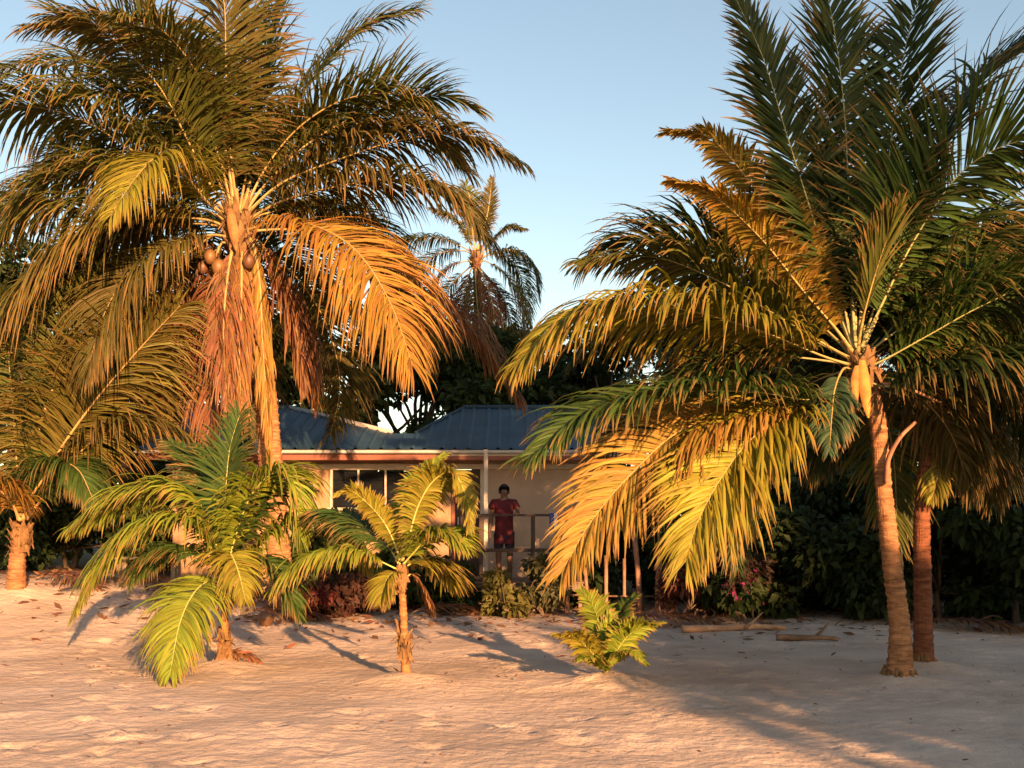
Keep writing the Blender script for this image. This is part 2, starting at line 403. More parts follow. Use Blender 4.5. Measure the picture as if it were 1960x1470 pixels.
def add_trunk(palm, base, P, r0, r1, flare=0.6, ring=0.11, color=(1, 1, 1), sides=18, name='trunk', bulge=0.02):
    P = np.asarray(P, float) - np.asarray(base)
    n = max(24, int(np.linalg.norm(P[-1] - P[0]) / 0.022))
    C, L = spline(P, n); u = np.linspace(0, 1, n); s = u * L
    R = r0 + (r1 - r0) * u + flare * r0 * np.exp(-s / 0.28)
    rr = np.random.default_rng(int(abs(base[0]) * 100) + 3)
    ph = np.cumsum(1 + 0.35 * np.interp(s, np.linspace(0, L, 40), rr.normal(0, 1, 40)).clip(-1.6, 1.6)) * (L / n) / ring
    saw = ph % 1.0
    R = R + bulge * (np.minimum(saw * 1.15, 1) ** 1.5 - 0.5) * (saw < .9) - bulge * .7 * (saw >= .9) + rr.normal(0, 0.0015, n)
    V, fs = tube(C, R, sides)
    W = V[:n * sides].reshape(n, sides, 3)
    W += (W - C[:, None]) * (rr.normal(0, 0.018, (n, sides, 1)) + 0.05 * np.sin(np.arange(sides) * 2.1 + 3 * s[:, None])[..., None])
    V[:n * sides] = W.reshape(-1, 3)
    return obj(name, np_mesh('trunk', V, fs), M_BARK, palm, color=color)

def add_fibre(palm, base, c, h, r, n=46, seed=1):
    """torn brown leaf sheaths round the top of the trunk"""
    g = np.random.default_rng(seed); parts = []
    c = np.asarray(c) - np.asarray(base)
    for i in range(n):
        a = g.uniform(0, 6.283); z0 = g.uniform(-0.9, 0.25) * h; l = g.uniform(0.3, 0.8) * h
        o = np.array([math.cos(a), math.sin(a), 0.0])
        p = [c + o * r * 0.7 + [0, 0, z0], c + o * r * g.uniform(0.95, 1.25) + [0, 0, z0 + l * .5], c + o * r * g.uniform(1.1, 1.9) + [g.normal(0, .03), g.normal(0, .03), z0 + l]]
        if g.random() < 0.35: p[2][2] = c[2] + z0 - l * .2
        C, _ = spline(p, 6); s = np.array([-o[1], o[0], 0.0]); w = g.uniform(0.03, 0.09) * np.linspace(1.2, 0.15, 6)[:, None]
        V = np.stack([C - s * w, C + o * 0.012, C + s * w], 1).reshape(-1, 3)
        k = np.arange(5)[:, None] * 3 + np.arange(2)[None]; k = k.ravel()
        parts.append((V, [np.stack([k, k + 1, k + 4, k + 3], 1)]))
    V, fs, _ = join(parts)
    return obj('fibre_sheath', np_mesh('fibre', V, fs), M_FIBRE, palm)

def add_nut(palm, base, c, r, color, name='coconut'):
    bm = bmesh.new(); bmesh.ops.create_icosphere(bm, subdivisions=2, radius=r)
    for v in bm.verts:
        v.co.z *= 1.25; v.co.x *= 1 + 0.05 * math.sin(3 * math.atan2(v.co.y, v.co.x)); 
        if v.co.z < 0: v.co.x *= 0.92; v.co.y *= 0.92
    return bm_obj(name, bm, M_NUT, palm, np.asarray(c) - np.asarray(base), color, True)

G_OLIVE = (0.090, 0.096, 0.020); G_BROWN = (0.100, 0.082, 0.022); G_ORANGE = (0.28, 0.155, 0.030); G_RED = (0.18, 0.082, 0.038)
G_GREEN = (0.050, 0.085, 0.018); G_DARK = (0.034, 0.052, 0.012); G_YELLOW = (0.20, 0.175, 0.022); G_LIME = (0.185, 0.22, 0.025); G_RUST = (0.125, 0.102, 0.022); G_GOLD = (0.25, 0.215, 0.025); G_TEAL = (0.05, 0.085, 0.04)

# --- the big palm at the left
D = 17.3
base = at(545, 1185, D); base[2] = ground_z(base[0], base[1]) - 0.05
crown = at(455, 425, D)
pl = empty('coconut_palm', base, 'tall coconut palm with rusty drooping fronds and thick orange trunk beside the house', 'palm tree', 'coconut palms')
add_trunk(pl, base, [base, at(528, 1000, D), at(508, 760, D), at(480, 560, D), at(458, 440, D)], 0.20, 0.165, 0.5, 0.10, (1.15, 0.85, 0.62))
add_fibre(pl, base, at(458, 440, D), 0.6, 0.19, 110, 4)
left = [
    ([(520, 340), (600, 268), (720, 205), (830, 183), (905, 205)], 0.8, G_OLIVE, dict(droop=0.35, leaf=0.85, n=76, rdir=(1, -.5, 0))),
    ([(540, 350), (650, 305), (760, 270), (880, 258), (985, 305)], 0.0, G_BROWN, dict(droop=0.75, leaf=0.85, n=76, rdir=(1, -.6, 0))),
    ([(540, 385), (640, 358), (760, 343), (860, 368), (930, 450)], -0.8, G_BROWN, dict(droop=0.85, leaf=0.85, n=76, rdir=(1, -.7, 0))),
    ([(520, 428), (600, 432), (680, 478), (745, 575), (790, 700)], -2.0, G_ORANGE, dict(droop=0.9, leaf=1.0, n=84, rdir=(.45, -1, 0))),
    ([(560, 440), (690, 462), (800, 545), (900, 625), (990, 755)], 1.0, G_RED, dict(droop=0.9, leaf=0.85)),
    ([(420, 470), (405, 560), (400, 660), (404, 760), (406, 872)], -0.35, G_RED, dict(droop=1.2, leaf=0.7, petiole=0.1, n=50)),
    ([(500, 480), (545, 560), (580, 640), (598, 760)], 0.3, G_RED, dict(droop=1.1, leaf=0.7)),
    ([(482, 460), (497, 540), (502, 640), (510, 760), (515, 880)], -0.55, G_ORANGE, dict(droop=1.3, leaf=0.42, petiole=0.08, amin=8, amax=22, vee=.05, n=70, rdir=(0, -1, 0))),
    ([(445, 475), (432, 560), (428, 660), (436, 780)], -0.75, G_RED, dict(droop=1.2, leaf=0.5, petiole=0.1, amin=15, amax=40, n=56, gaps=.2, ragged=.3)),
    ([(462, 480), (462, 580), (458, 690), (466, 810)], -0.7, (0.23, 0.11, 0.035), dict(droop=1.2, leaf=0.42, petiole=0.1, amin=15, amax=35, n=56, gaps=.2, ragged=.3)),
    ([(505, 475), (545, 560), (570, 650), (580, 740)], -0.5, G_RED, dict(droop=1.1, leaf=0.5, petiole=0.12, amin=20, amax=50, n=56, gaps=.2, ragged=.3)),
    ([(500, 465), (535, 540), (556, 620), (566, 720)], 0.1, G_RED, dict(droop=1.1, leaf=0.5, petiole=0.2)),
    ([(390, 420), (280, 418), (170, 450), (85, 520), (-20, 610)], -1.2, G_RUST, dict(droop=1.0, leaf=1.2, n=96, rdir=(-1, -.7, 0))),
    ([(380, 400), (280, 400), (160, 402), (20, 410), (-110, 470)], 0.2, G_OLIVE, dict(droop=0.9, leaf=1.0, n=84, rdir=(-1, -.6, 0))),
    ([(390, 370), (265, 295), (140, 222), (10, 203), (-120, 240)], -0.9, G_OLIVE, dict(droop=0.9, leaf=1.15, n=90, rdir=(-1, -.8, 0))),
    ([(400, 350), (350, 250), (300, 160), (210, 70), (110, 30)], -1.0, G_OLIVE, dict(droop=0.5, leaf=0.95, n=80, rdir=(-.8, -1, 0))),
    ([(430, 350), (400, 270), (355, 170), (310, 60), (240, -40)], 0.8, G_BROWN, dict(droop=0.4, leaf=0.9)),
    ([(446, 340), (435, 230), (432, 120), (428, 0), (400, -90)], -0.9, G_BROWN, dict(droop=0.4, leaf=0.9, rdir=(-0.5, -1, 0))),
    ([(470, 340), (488, 240), (505, 140), (535, 20), (590, -70)], 0.7, G_GREEN, dict(droop=0.35, leaf=0.9)),
    ([(480, 350), (535, 245), (600, 150), (690, 60), (790, 20)], 1.6, G_OLIVE, dict(droop=0.45, leaf=0.85)),
    ([(400, 390), (350, 330), (305, 300), (260, 340), (212, 412)], -2.6, G_YELLOW, dict(droop=0.9, leaf=0.75)),
    ([(400, 450), (330, 470), (250, 520), (200, 600), (170, 700)], -1.8, G_BROWN, dict(droop=0.9, leaf=0.95, n=84, rdir=(-.7, -1, 0))),
    ([(410, 450), (350, 500), (320, 580), (300, 680), (290, 790)], 0.9, G_RED, dict(droop=1.0, leaf=0.8)),
    ([(420, 400), (300, 340), (180, 330), (60, 360), (-60, 420)], 1.6, G_OLIVE, dict(droop=0.8, leaf=0.9)),
    ([(500, 400), (580, 400), (660, 420), (720, 480), (760, 560)], 2.0, G_OLIVE, dict(droop=0.9, leaf=0.8)),
    ([(430, 360), (380, 240), (250, 150), (120, 120), (0, 130)], 1.8, G_OLIVE, dict(droop=0.7, leaf=0.9)),
    ([(452, 330), (455, 230), (460, 120), (480, 20)], 1.2, G_OLIVE, dict(droop=0.25, leaf=0.8, rdir=(0.2, 1, 0))),
]
for pts, dd, c, kw in left: px_frond(pl, base, D, crown, pts, dd, c, rib=(0.30, 0.21, 0.08), thick=0.06, full=1.5, width=0.058, **kw)
def fill_fronds(palm, base, crown, specs, L, seed, full, width, thick, rib):
    """further leaves round the crown: azimuth in degrees (0 = right, 90 = away from the camera), rise in degrees, colour"""
    g = np.random.default_rng(seed)
    for a, e, c in specs:
        a, e, l = math.radians(a), math.radians(e), L * g.uniform(.85, 1.1); P = [np.asarray(crown, float) + np.array([.1 * math.cos(a), .1 * math.sin(a), .3 * math.sin(e) - .1]) * thick / .06]; ee = e
        for q in range(5):
            P.append(P[-1] + np.array([math.cos(a) * math.cos(ee), math.sin(a) * math.cos(ee), math.sin(ee)]) * l / 5); ee -= math.radians(14 + 6 * q)
        add_frond(palm, base, P, c, rib=rib, thick=thick, full=full, width=width, droop=0.55, rdir=(math.cos(a), math.sin(a), 0), leaf=.8 * L / 4.4)
fill_fronds(pl, base, crown, [(20, 55, G_OLIVE), (60, 70, G_OLIVE), (95, 45, G_GREEN), (130, 60, G_OLIVE), (165, 50, G_OLIVE), (40, 25, G_GREEN), (75, 15, G_OLIVE), (115, 20, G_GREEN), (150, 15, G_OLIVE),
    (185, 65, G_OLIVE), (215, 75, G_BROWN), (100, -15, G_BROWN), (60, -15, G_BROWN), (140, -20, G_BROWN), (355, 62, G_OLIVE), (245, 78, G_OLIVE), (175, 5, G_OLIVE), (195, 30, G_OLIVE)], 4.3, 31, 1.4, .055, .06, (0.36, 0.24, 0.09))
for (x, y, dd, r_) in ((402, 492, -.24, .10), (418, 512, -.28, .115), (476, 500, -.30, .10), (388, 512, -.1, .09)):
    add_nut(pl, base, at(x, y, D + dd), r_, (0.16, 0.08, 0.03) if x % 4 else (0.11, 0.05, 0.025))
def add_roots(palm, base, r, n, seed):
    """the fringe of roots round the swollen foot of a trunk"""
    g = np.random.default_rng(seed); parts = []
    for i in range(n):
        a = g.uniform(0, 6.283); o = np.array([math.cos(a), math.sin(a), 0.0]); l = r * g.uniform(1.25, 1.8)
        C, _ = spline([o * r * .9 + [0, 0, g.uniform(.10, .22)], o * r * 1.2 + [0, 0, g.uniform(.07, .12)], o * l + [g.normal(0, .02), g.normal(0, .02), .0]], 6)
        parts.append(tube(C, np.linspace(.016, .009, 6) * g.uniform(.7, 1.3), 5))
    V, fs, _ = join(parts); o = obj('roots', np_mesh('roots', V, fs), M_FIBRE, palm); o['kind'] = 'stuff'
add_roots(pl, base, .27, 60, 1)

# --- the palm at the right
D = 11.0
base = at(1722, 1318, D); base[2] = ground_z(base[0], base[1]) - 0.05
crown = at(1640, 690, D)
pr = empty('coconut_palm', base, 'coconut palm with ringed leaning trunk and wide dark green crown nearest the camera', 'palm tree', 'coconut palms')
add_trunk(pr, base, [base, at(1722, 1200, D), at(1705, 1060, D), at(1690, 920, D), at(1678, 800, D), at(1648, 690, D)], 0.098, 0.078, 0.75, 0.085, (1.2, 0.85, 0.62), bulge=0.010)
add_roots(pr, base, .155, 26, 2)
add_fibre(pr, base, at(1652, 720, D), 0.42, 0.11, 100, 9)
right = [
    ([(1605, 590), (1560, 430), (1505, 255), (1460, 110), (1400, -20)], -0.2, G_DARK, dict(droop=0.2, leaf=0.52, n=110, vee=0.15, rdir=(-.5, 1, 0), amax=66)),
    ([(1632, 580), (1625, 400), (1615, 200), (1590, 20), (1560, -90)], 0.5, G_DARK, dict(droop=0.15, leaf=0.62, n=110, rdir=(-0.4, 1, 0), amax=66)),
    ([(1655, 590), (1688, 410), (1715, 200), (1745, 40), (1790, -70)], 0.3, G_DARK, dict(droop=0.2, leaf=0.62, n=76, rdir=(0.8, 0.7, 0))),
    ([(1680, 600), (1750, 460), (1840, 330), (1950, 270), (2080, 270)], -0.5, G_GREEN, dict(droop=0.3, leaf=0.85, n=88, rdir=(.5, -1, 0))),
    ([(1600, 630), (1540, 560), (1455, 455), (1365, 375), (1280, 345)], -0.3, (0.30, 0.19, 0.03), dict(droop=0.5, leaf=0.25, n=110, rdir=(-.8, -1, 0))),
    ([(1600, 600), (1505, 450), (1425, 335), (1355, 262), (1275, 252)], -0.1, (0.24, 0.17, 0.03), dict(droop=0.45, leaf=0.27, n=110, rdir=(-.8, -1, 0))),
    ([(1590, 640), (1460, 520), (1310, 465), (1190, 462), (1125, 500)], 1.4, G_DARK, dict(droop=0.6, leaf=0.7, n=80, rdir=(-1, -.7, 0))),
    ([(1580, 660), (1480, 600), (1370, 535), (1250, 492), (1120, 500)], 0.3, G_OLIVE, dict(droop=0.6, leaf=0.62, n=80, rdir=(-1, -.7, 0))),
    ([(1570, 680), (1460, 635), (1330, 597), (1190, 580), (1080, 615), (1000, 690)], -0.7, G_YELLOW, dict(droop=0.8, leaf=0.8, n=96, rdir=(-1, -.8, 0))),
    ([(1570, 765), (1440, 750), (1270, 752), (1125, 790), (1022, 868)], -1.7, G_GREEN, dict(droop=0.5, leaf=0.66, n=96, rdir=(-.8, -1, 0))),
    ([(1580, 780), (1515, 792), (1440, 838), (1380, 915), (1335, 1000), (1312, 1075)], -0.9, G_GOLD, dict(droop=0.55, leaf=0.66, n=96, rdir=(-.35, -1, 0))),
    ([(1570, 770), (1440, 790), (1310, 820), (1210, 905), (1130, 1000), (1075, 1095)], -0.3, (0.30, 0.19, 0.04), dict(droop=0.5, leaf=0.60, n=100, rdir=(-.3, -1, 0))),
    ([(1615, 705), (1598, 745), (1592, 800), (1588, 862)], -0.9, G_TEAL, dict(droop=0.9, leaf=0.26, n=50, petiole=0.3)),
    ([(1690, 690), (1780, 640), (1880, 585), (1990, 540), (2100, 540)], -0.6, G_GREEN, dict(droop=0.55, leaf=0.8, n=84, rdir=(.8, -1, 0))),
    ([(1700, 740), (1790, 715), (1900, 695), (2020, 705), (2120, 780)], -0.9, G_DARK, dict(droop=0.95, leaf=0.85, n=80)),
    ([(1690, 650), (1760, 560), (1860, 480), (1980, 440), (2090, 470)], 0.9, G_DARK, dict(droop=0.6, leaf=0.75, n=76)),
    ([(1700, 660), (1800, 600), (1900, 610), (2000, 660)], 1.5, G_OLIVE, dict(droop=0.7, leaf=0.75, n=70)),
    ([(1670, 600), (1730, 430), (1820, 230), (1930, 110), (2050, 60)], 0.5, G_DARK, dict(droop=0.35, leaf=0.8, n=76)),
    ([(1700, 750), (1760, 760), (1820, 830), (1850, 920)], 0.8, G_BROWN, dict(droop=1.0, leaf=0.6, n=60)),
    ([(1650, 620), (1665, 560), (1690, 480), (1720, 400)], -0.9, G_OLIVE, dict(droop=0.1, leaf=0.34, n=60, amin=10, amax=25, rdir=(0.5, -1, 0), petiole=0.3)),
]
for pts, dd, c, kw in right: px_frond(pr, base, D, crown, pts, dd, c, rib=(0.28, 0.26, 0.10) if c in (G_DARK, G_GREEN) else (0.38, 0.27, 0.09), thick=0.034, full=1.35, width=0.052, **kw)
fill_fronds(pr, base, crown, [(20, 60, G_DARK), (60, 72, G_DARK), (95, 50, G_DARK), (100, 66, G_DARK), (100, 82, G_DARK), (115, 74, G_DARK), (80, 78, G_DARK), (60, 48, G_DARK), (45, 30, G_DARK), (80, 25, G_DARK), (120, 25, G_DARK), (165, 8, G_DARK), (20, 10, G_DARK), (60, -5, G_OLIVE), (110, -5, G_DARK), (-10, 35, G_GREEN)],
    3.5, 37, 1.3, .052, .034, (0.34, 0.28, 0.12))

def dead_stalk(palm, base, P, r0, r1, color, name='dead_stalk'):
    C, L = spline(np.asarray(P) - base, 16)
    V, fs = tube(C, np.linspace(r0, r1, 16), 7, flat=0.55)
    return obj(name, np_mesh(name, V, fs), M_DRY, palm, color=color)
dead_stalk(pr, base, [at(1752, 808, D - .2), at(1722, 838, D - .2), at(1700, 880, D - .16), at(1696, 925, D - .13)], 0.03, 0.05, (0.34, 0.16, 0.10))
dead_stalk(pr, base, [at(1690, 735, D - .1), at(1740, 745, D - .2), at(1800, 770, D - .2)], 0.045, 0.02, (0.30, 0.15, 0.08))
def sheath(palm, base, P, w, color, name='flower_sheath'):
    """a woody boat-shaped sheath hanging from the crown"""
    C, L = spline(np.asarray(P) - base, 10); u = np.linspace(0, 1, 10)
    w = w * np.sin(np.pi * (0.12 + 0.86 * u)) ** 0.7
    V = np.stack([C + np.stack([w * c, -w * s * 0.6, 0 * w], 1) for c, s in ((-1, 0), (-.6, .8), (0, 1), (.6, .8), (1, 0))], 1).reshape(-1, 3)
    k = (np.arange(9)[:, None] * 5 + np.arange(4)[None]).ravel()
    return obj(name, np_mesh(name, V, np.stack([k, k + 1, k + 6, k + 5], 1)), M_DRY, palm, color=color)
sheath(pr, base, [at(1650, 690, D - .2), at(1655, 740, D - .27), at(1662, 800, D - .25)], 0.06, (0.42, 0.20, 0.05))
sheath(pr, base, [at(1640, 700, D - .22), at(1636, 735, D - .27), at(1640, 775, D - .25)], 0.04, (0.34, 0.17, 0.05))
sheath(pl, pl.location, [at(440, 400, 16.95), at(446, 440, 16.9), at(452, 480, 16.95)], 0.08, (0.30, 0.13, 0.05))

# --- the second stem close behind the right palm
D = 12.1
base = at(1768, 1262, D); base[2] = ground_z(base[0], base[1]) - 0.05
crown = at(1790, 800, D)
p2 = empty('coconut_palm', base, 'slim reddish palm trunk standing in shade behind the ringed trunk', 'palm tree', 'coconut palms')
add_trunk(p2, base, [base, at(1766, 1120, D), at(1765, 980, D), at(1778, 860, D), crown], 0.10, 0.082, 0.3, 0.08, (0.62, 0.34, 0.27), bulge=0.010)
add_roots(p2, base, .125, 40, 3)
add_fibre(p2, base, at(1785, 830, D), 0.3, 0.11, 30, 12)
for pts, dd, c, kw in [
    ([(1830, 720), (1900, 650), (2000, 640), (2090, 720)], 0.6, G_GREEN, dict(droop=0.9, leaf=0.8)),
    ([(1830, 780), (1890, 745), (1960, 770), (2030, 860)], -0.4, G_DARK, dict(droop=1.0, leaf=0.8)),
    ([(1800, 700), (1830, 580), (1890, 480), (1980, 420)], 0.9, G_DARK, dict(droop=0.4, leaf=0.8)),
    ([(1770, 720), (1740, 640), (1690, 560), (1620, 520)], 1.2, G_DARK, dict(droop=0.6, leaf=0.7)),
    ([(1760, 770), (1700, 760), (1620, 800), (1560, 900)], 1.2, G_DARK, dict(droop=0.9, leaf=0.7)),
    ([(1800, 760), (1850, 800), (1885, 880), (1900, 960)], 0.9, G_BROWN, dict(droop=1.1, leaf=0.6)),
    ([(1790, 830), (1800, 880), (1790, 930), (1782, 960)], -0.2, G_YELLOW, dict(droop=1.2, leaf=0.25, n=24, petiole=0.3)),
]: px_frond(p2, base, D, crown, pts, dd, c, rib=(0.30, 0.2, 0.09), thick=0.035, **kw)

# --- the young palm at the far left edge
D = 16.6
base = at(30, 1112, D); base[2] = ground_z(base[0], base[1]) - 0.05
crown = at(42, 1010, D)
pe = empty('young_palm', base, 'young stemless palm with long diagonal fronds at the far left edge', 'palm tree', 'young palms')
add_trunk(pe, base, [base, at(34, 1060, D), crown], 0.12, 0.10, 0.5, 0.09, (1.1, 0.75, 0.55))
add_fibre(pe, base, at(42, 1020, D), 0.4, 0.13, 40, 17)
for pts, dd, c, kw in [
    ([(110, 870), (180, 770), (265, 670), (345, 585)], -0.6, G_RUST, dict(droop=0.7, leaf=0.95, n=96, rdir=(.8, -1, 0))),
    ([(60, 880), (95, 760), (150, 650), (230, 560), (320, 520)], 0.2, G_OLIVE, dict(droop=0.6, leaf=0.8, n=84, rdir=(.8, -1, 0))),
    ([(30, 860), (20, 720), (0, 600), (-60, 500)], -0.3, G_OLIVE, dict(droop=0.6, leaf=0.9)),
    ([(0, 900), (-60, 800), (-150, 740), (-250, 760)], 0.2, G_OLIVE, dict(droop=0.8, leaf=0.9)),
    ([(100, 930), (170, 850), (250, 810), (340, 830), (400, 900)], 0.4, G_BROWN, dict(droop=0.9, leaf=0.8)),
    ([(60, 950), (110, 890), (150, 900), (180, 960)], -0.9, G_GREEN, dict(droop=0.9, leaf=0.6)),
    ([(20, 960), (-20, 930), (-70, 970)], -0.9, G_ORANGE, dict(droop=0.9, leaf=0.6)),
]: px_frond(pe, base, D, crown, pts, dd, c, rib=(0.42, 0.25, 0.10), thick=0.06, full=1.5, width=0.055, **kw)

# --- young palms on the open sand
def young(label, D, bx, crown_px, fronds, stem=(0.055, 0.045), stemcol=(1.2, 0.8, 0.5), thick=0.028, fib=0.22, seed=3, lean=0):
    b = at(bx, 1290, D); b[2] = ground_z(b[0], b[1]) - 0.04
    c = at(*crown_px, D)
    o = empty('young_palm', b, label, 'palm tree', 'young palms')
    add_trunk(o, b, [b, b + (c - b) * 0.5 + [lean, 0, 0], c], stem[0], stem[1], 0.35, 0.06, stemcol, 12, bulge=0.006)
    add_fibre(o, b, c - [0, 0, fib * .4], fib, stem[1] * 1.15, 26, seed)
    add_fibre(o, b, b + (c - b) * .35, fib * 1.2, stem[0] * 1.1, 22, seed + 1)
    for pts, dd, col, kw in fronds:
        px_frond(o, b, D, c, pts, dd, col, rib=(0.46, 0.40, 0.12), thick=thick, full=1.42, **kw)
    return o

young('bushy young palm with arching lime fronds on the lit sand below the tall rusty palm', 12.1, 430, (430, 1120), [
    ([(400, 1040), (350, 995), (270, 1010), (195, 1080), (150, 1160)], -0.4, G_LIME, dict(droop=0.8, leaf=0.50, n=70)),
    ([(410, 1030), (380, 960), (330, 932), (240, 950), (140, 1010)], 0.5, G_LIME, dict(droop=0.75, leaf=0.50, n=70)),
    ([(410, 1110), (375, 1130), (345, 1190), (325, 1290)], -1.5, G_LIME, dict(droop=0.8, leaf=0.42, n=60)),
    ([(450, 1030), (480, 950), (525, 905), (560, 930), (575, 1030)], -0.3, G_LIME, dict(droop=0.8, leaf=0.48, n=66)),
    ([(435, 1040), (432, 950), (440, 860), (460, 790)], 0.2, G_GREEN, dict(droop=0.3, leaf=0.42, n=56, rdir=(0.6, 1, 0))),
    ([(425, 1040), (410, 950), (385, 880), (330, 850)], 0.9, G_GREEN, dict(droop=0.5, leaf=0.45, n=60)),
    ([(455, 1040), (490, 960), (540, 910), (590, 935)], 0.9, G_GREEN, dict(droop=0.5, leaf=0.45, n=60)),
    ([(470, 1080), (520, 1020), (590, 990), (660, 1020), (700, 1080)], 0.6, G_LIME, dict(droop=0.8, leaf=0.48, n=64)),
    ([(460, 1090), (500, 1070), (540, 1100), (570, 1170)], -0.3, G_GREEN, dict(droop=0.8, leaf=0.36, n=50)),
    ([(410, 1080), (360, 1050), (300, 1060), (250, 1110)], 0.7, G_GREEN, dict(droop=0.8, leaf=0.4, n=50)),
    ([(435, 1090), (440, 1060), (455, 1090), (470, 1150)], -1.0, G_YELLOW, dict(droop=0.9, leaf=0.3, n=40)),
], stem=(0.04, 0.042))
young('slender young palm with thin bare stem and two raised yellow fronds before the house window', 11.1, 778, (768, 1085), [
    ([(755, 1040), (735, 1000), (705, 965), (672, 940), (645, 945)], 0.1, G_GOLD, dict(droop=0.4, leaf=0.13, n=64, rdir=(-.5, -1, 0))),
    ([(780, 1040), (800, 970), (830, 920), (868, 905), (895, 960), (900, 1010)], -0.4, G_YELLOW, dict(droop=0.6, leaf=0.20, n=70, rdir=(.5, -1, 0))),
    ([(740, 1080), (690, 1058), (630, 1055), (575, 1080), (530, 1120)], -0.3, G_LIME, dict(droop=0.8, leaf=0.38, n=64)),
    ([(772, 1030), (785, 965), (812, 905), (850, 870)], 0.6, G_LIME, dict(droop=0.4, leaf=0.18, n=56)),
    ([(790, 1060), (820, 1030), (855, 1022), (888, 1045)], -0.4, G_LIME, dict(droop=0.6, leaf=0.34, n=54)),
    ([(785, 1080), (815, 1075), (845, 1090), (868, 1120)], 0.4, G_YELLOW, dict(droop=0.6, leaf=0.3, n=46)),
    ([(745, 1050), (700, 1010), (650, 985), (590, 985)], 0.8, G_GREEN, dict(droop=0.7, leaf=0.38, n=56)),
    ([(755, 1095), (740, 1110), (730, 1150)], -0.2, G_YELLOW, dict(droop=0.8, leaf=0.2, n=30)),
    ([(790, 1100), (810, 1130), (828, 1170)], 0.1, G_RED, dict(droop=1.0, leaf=0.15, n=26)),
], stem=(0.042, 0.034), thick=0.024, seed=8)
young('small palm seedling with yellow green fronds low on the sand near the middle', 11.0, 1160, (1160, 1292), [
    ([(1156, 1250), (1148, 1200), (1135, 1160), (1112, 1130)], 0.1, G_LIME, dict(droop=0.3, leaf=0.15, n=44, width=0.06, rdir=(-.4, -1, 0))),
    ([(1148, 1268), (1122, 1238), (1095, 1218), (1066, 1215)], -0.2, G_GOLD, dict(droop=0.5, leaf=0.14, n=40, width=0.06, rdir=(-.5, -1, 0))),
    ([(1172, 1262), (1195, 1225), (1225, 1200), (1262, 1192)], -0.2, G_LIME, dict(droop=0.45, leaf=0.16, n=44, width=0.06, rdir=(.5, -1, 0))),
    ([(1166, 1250), (1176, 1205), (1190, 1165), (1215, 1140)], 0.4, G_GREEN, dict(droop=0.3, leaf=0.14, n=40, width=0.06)),
    ([(1166, 1272), (1186, 1252), (1212, 1248), (1234, 1268)], -0.4, G_LIME, dict(droop=0.6, leaf=0.12, n=34, width=0.055)),
    ([(1152, 1275), (1130, 1258), (1108, 1262)], -0.4, G_LIME, dict(droop=0.6, leaf=0.12, n=34, width=0.055)),
    ([(1160, 1255), (1162, 1215), (1165, 1180)], 0.0, G_LIME, dict(droop=0.1, leaf=0.14, n=24, width=0.06, amin=10, amax=25, rdir=(.2, -1, 0))),
], stem=(0.035, 0.03), thick=0.016, fib=0.08, seed=14)

# --- palms farther back
def far_palm(label, D, bx, gy, crown_px, fronds, r=0.14, col=(0.8, 0.5, 0.45), leaf=0.7, n=44):
    b = at(bx, gy, D); b[2] = ground_z(b[0], b[1]) - 0.05; c = at(*crown_px, D)
    o = empty('coconut_palm', b, label, 'palm tree', 'coconut palms')
    add_trunk(o, b, [b, b + (c - b) * 0.55 + [0.15, 0, 0], c], r, r * .8, 0.5, 0.12, col, 12)
    add_fibre(o, b, c, 0.4, r, 30, int(D))
    for pts, dd, cc, kw in fronds:
        k = dict(leaf=leaf, n=n, fold=False, width=0.045); k.update(kw)
        px_frond(o, b, D, c, pts, dd, cc, thick=0.05, **k)
    return o
far_palm('distant palm with hooked drooping fronds against the sky above the house roof', 29, 900, 1100, (912, 488), [
    ([(925, 440), (935, 400), (942, 340)], 0.2, G_BROWN, dict(droop=0.1, leaf=0.3, rdir=(0.3, 1, 0))),
    ([(940, 465), (970, 435), (1005, 438)], 0.3, G_DARK, dict(droop=0.9, leaf=0.35)),
    ([(945, 485), (985, 480), (1020, 510), (1032, 570)], -0.3, G_DARK, dict(droop=1.0, leaf=0.55)),
    ([(930, 500), (970, 530), (1000, 590), (1005, 660)], -0.6, G_BROWN, dict(droop=0.9, leaf=0.6)),
    ([(920, 520), (940, 570), (950, 640)], -0.6, G_RED, dict(droop=1.0, leaf=0.6)),
    ([(890, 475), (840, 455), (770, 460), (710, 500)], 0.2, G_DARK, dict(droop=1.0, leaf=0.6)),
    ([(890, 500), (850, 520), (820, 580), (805, 650)], -0.3, G_RED, dict(droop=1.0, leaf=0.7)),
    ([(900, 520), (885, 580), (880, 660)], -0.4, G_RED, dict(droop=1.0, leaf=0.6)),
    ([(895, 460), (870, 420), (830, 400)], 0.3, G_OLIVE, dict(droop=0.8, leaf=0.5)),
    ([(905, 450), (905, 400), (890, 350)], 0.5, G_OLIVE, dict(droop=0.5, leaf=0.5)),
    ([(940, 480), (985, 505), (1005, 560), (1012, 620)], 0.8, G_OLIVE, dict(droop=0.9, leaf=0.7)),
    ([(885, 480), (830, 490), (780, 540), (750, 620)], 0.6, G_BROWN, dict(droop=1.0, leaf=0.8)),
    ([(925, 520), (965, 575), (985, 650), (985, 720)], 0.5, G_BROWN, dict(droop=1.0, leaf=0.7)),
    ([(895, 515), (855, 560), (840, 640), (845, 720)], 0.6, G_OLIVE, dict(droop=1.0, leaf=0.7)),
    ([(910, 530), (915, 600), (925, 700)], -0.7, G_BROWN, dict(droop=1.0, leaf=0.7)),
], leaf=0.75, n=56)
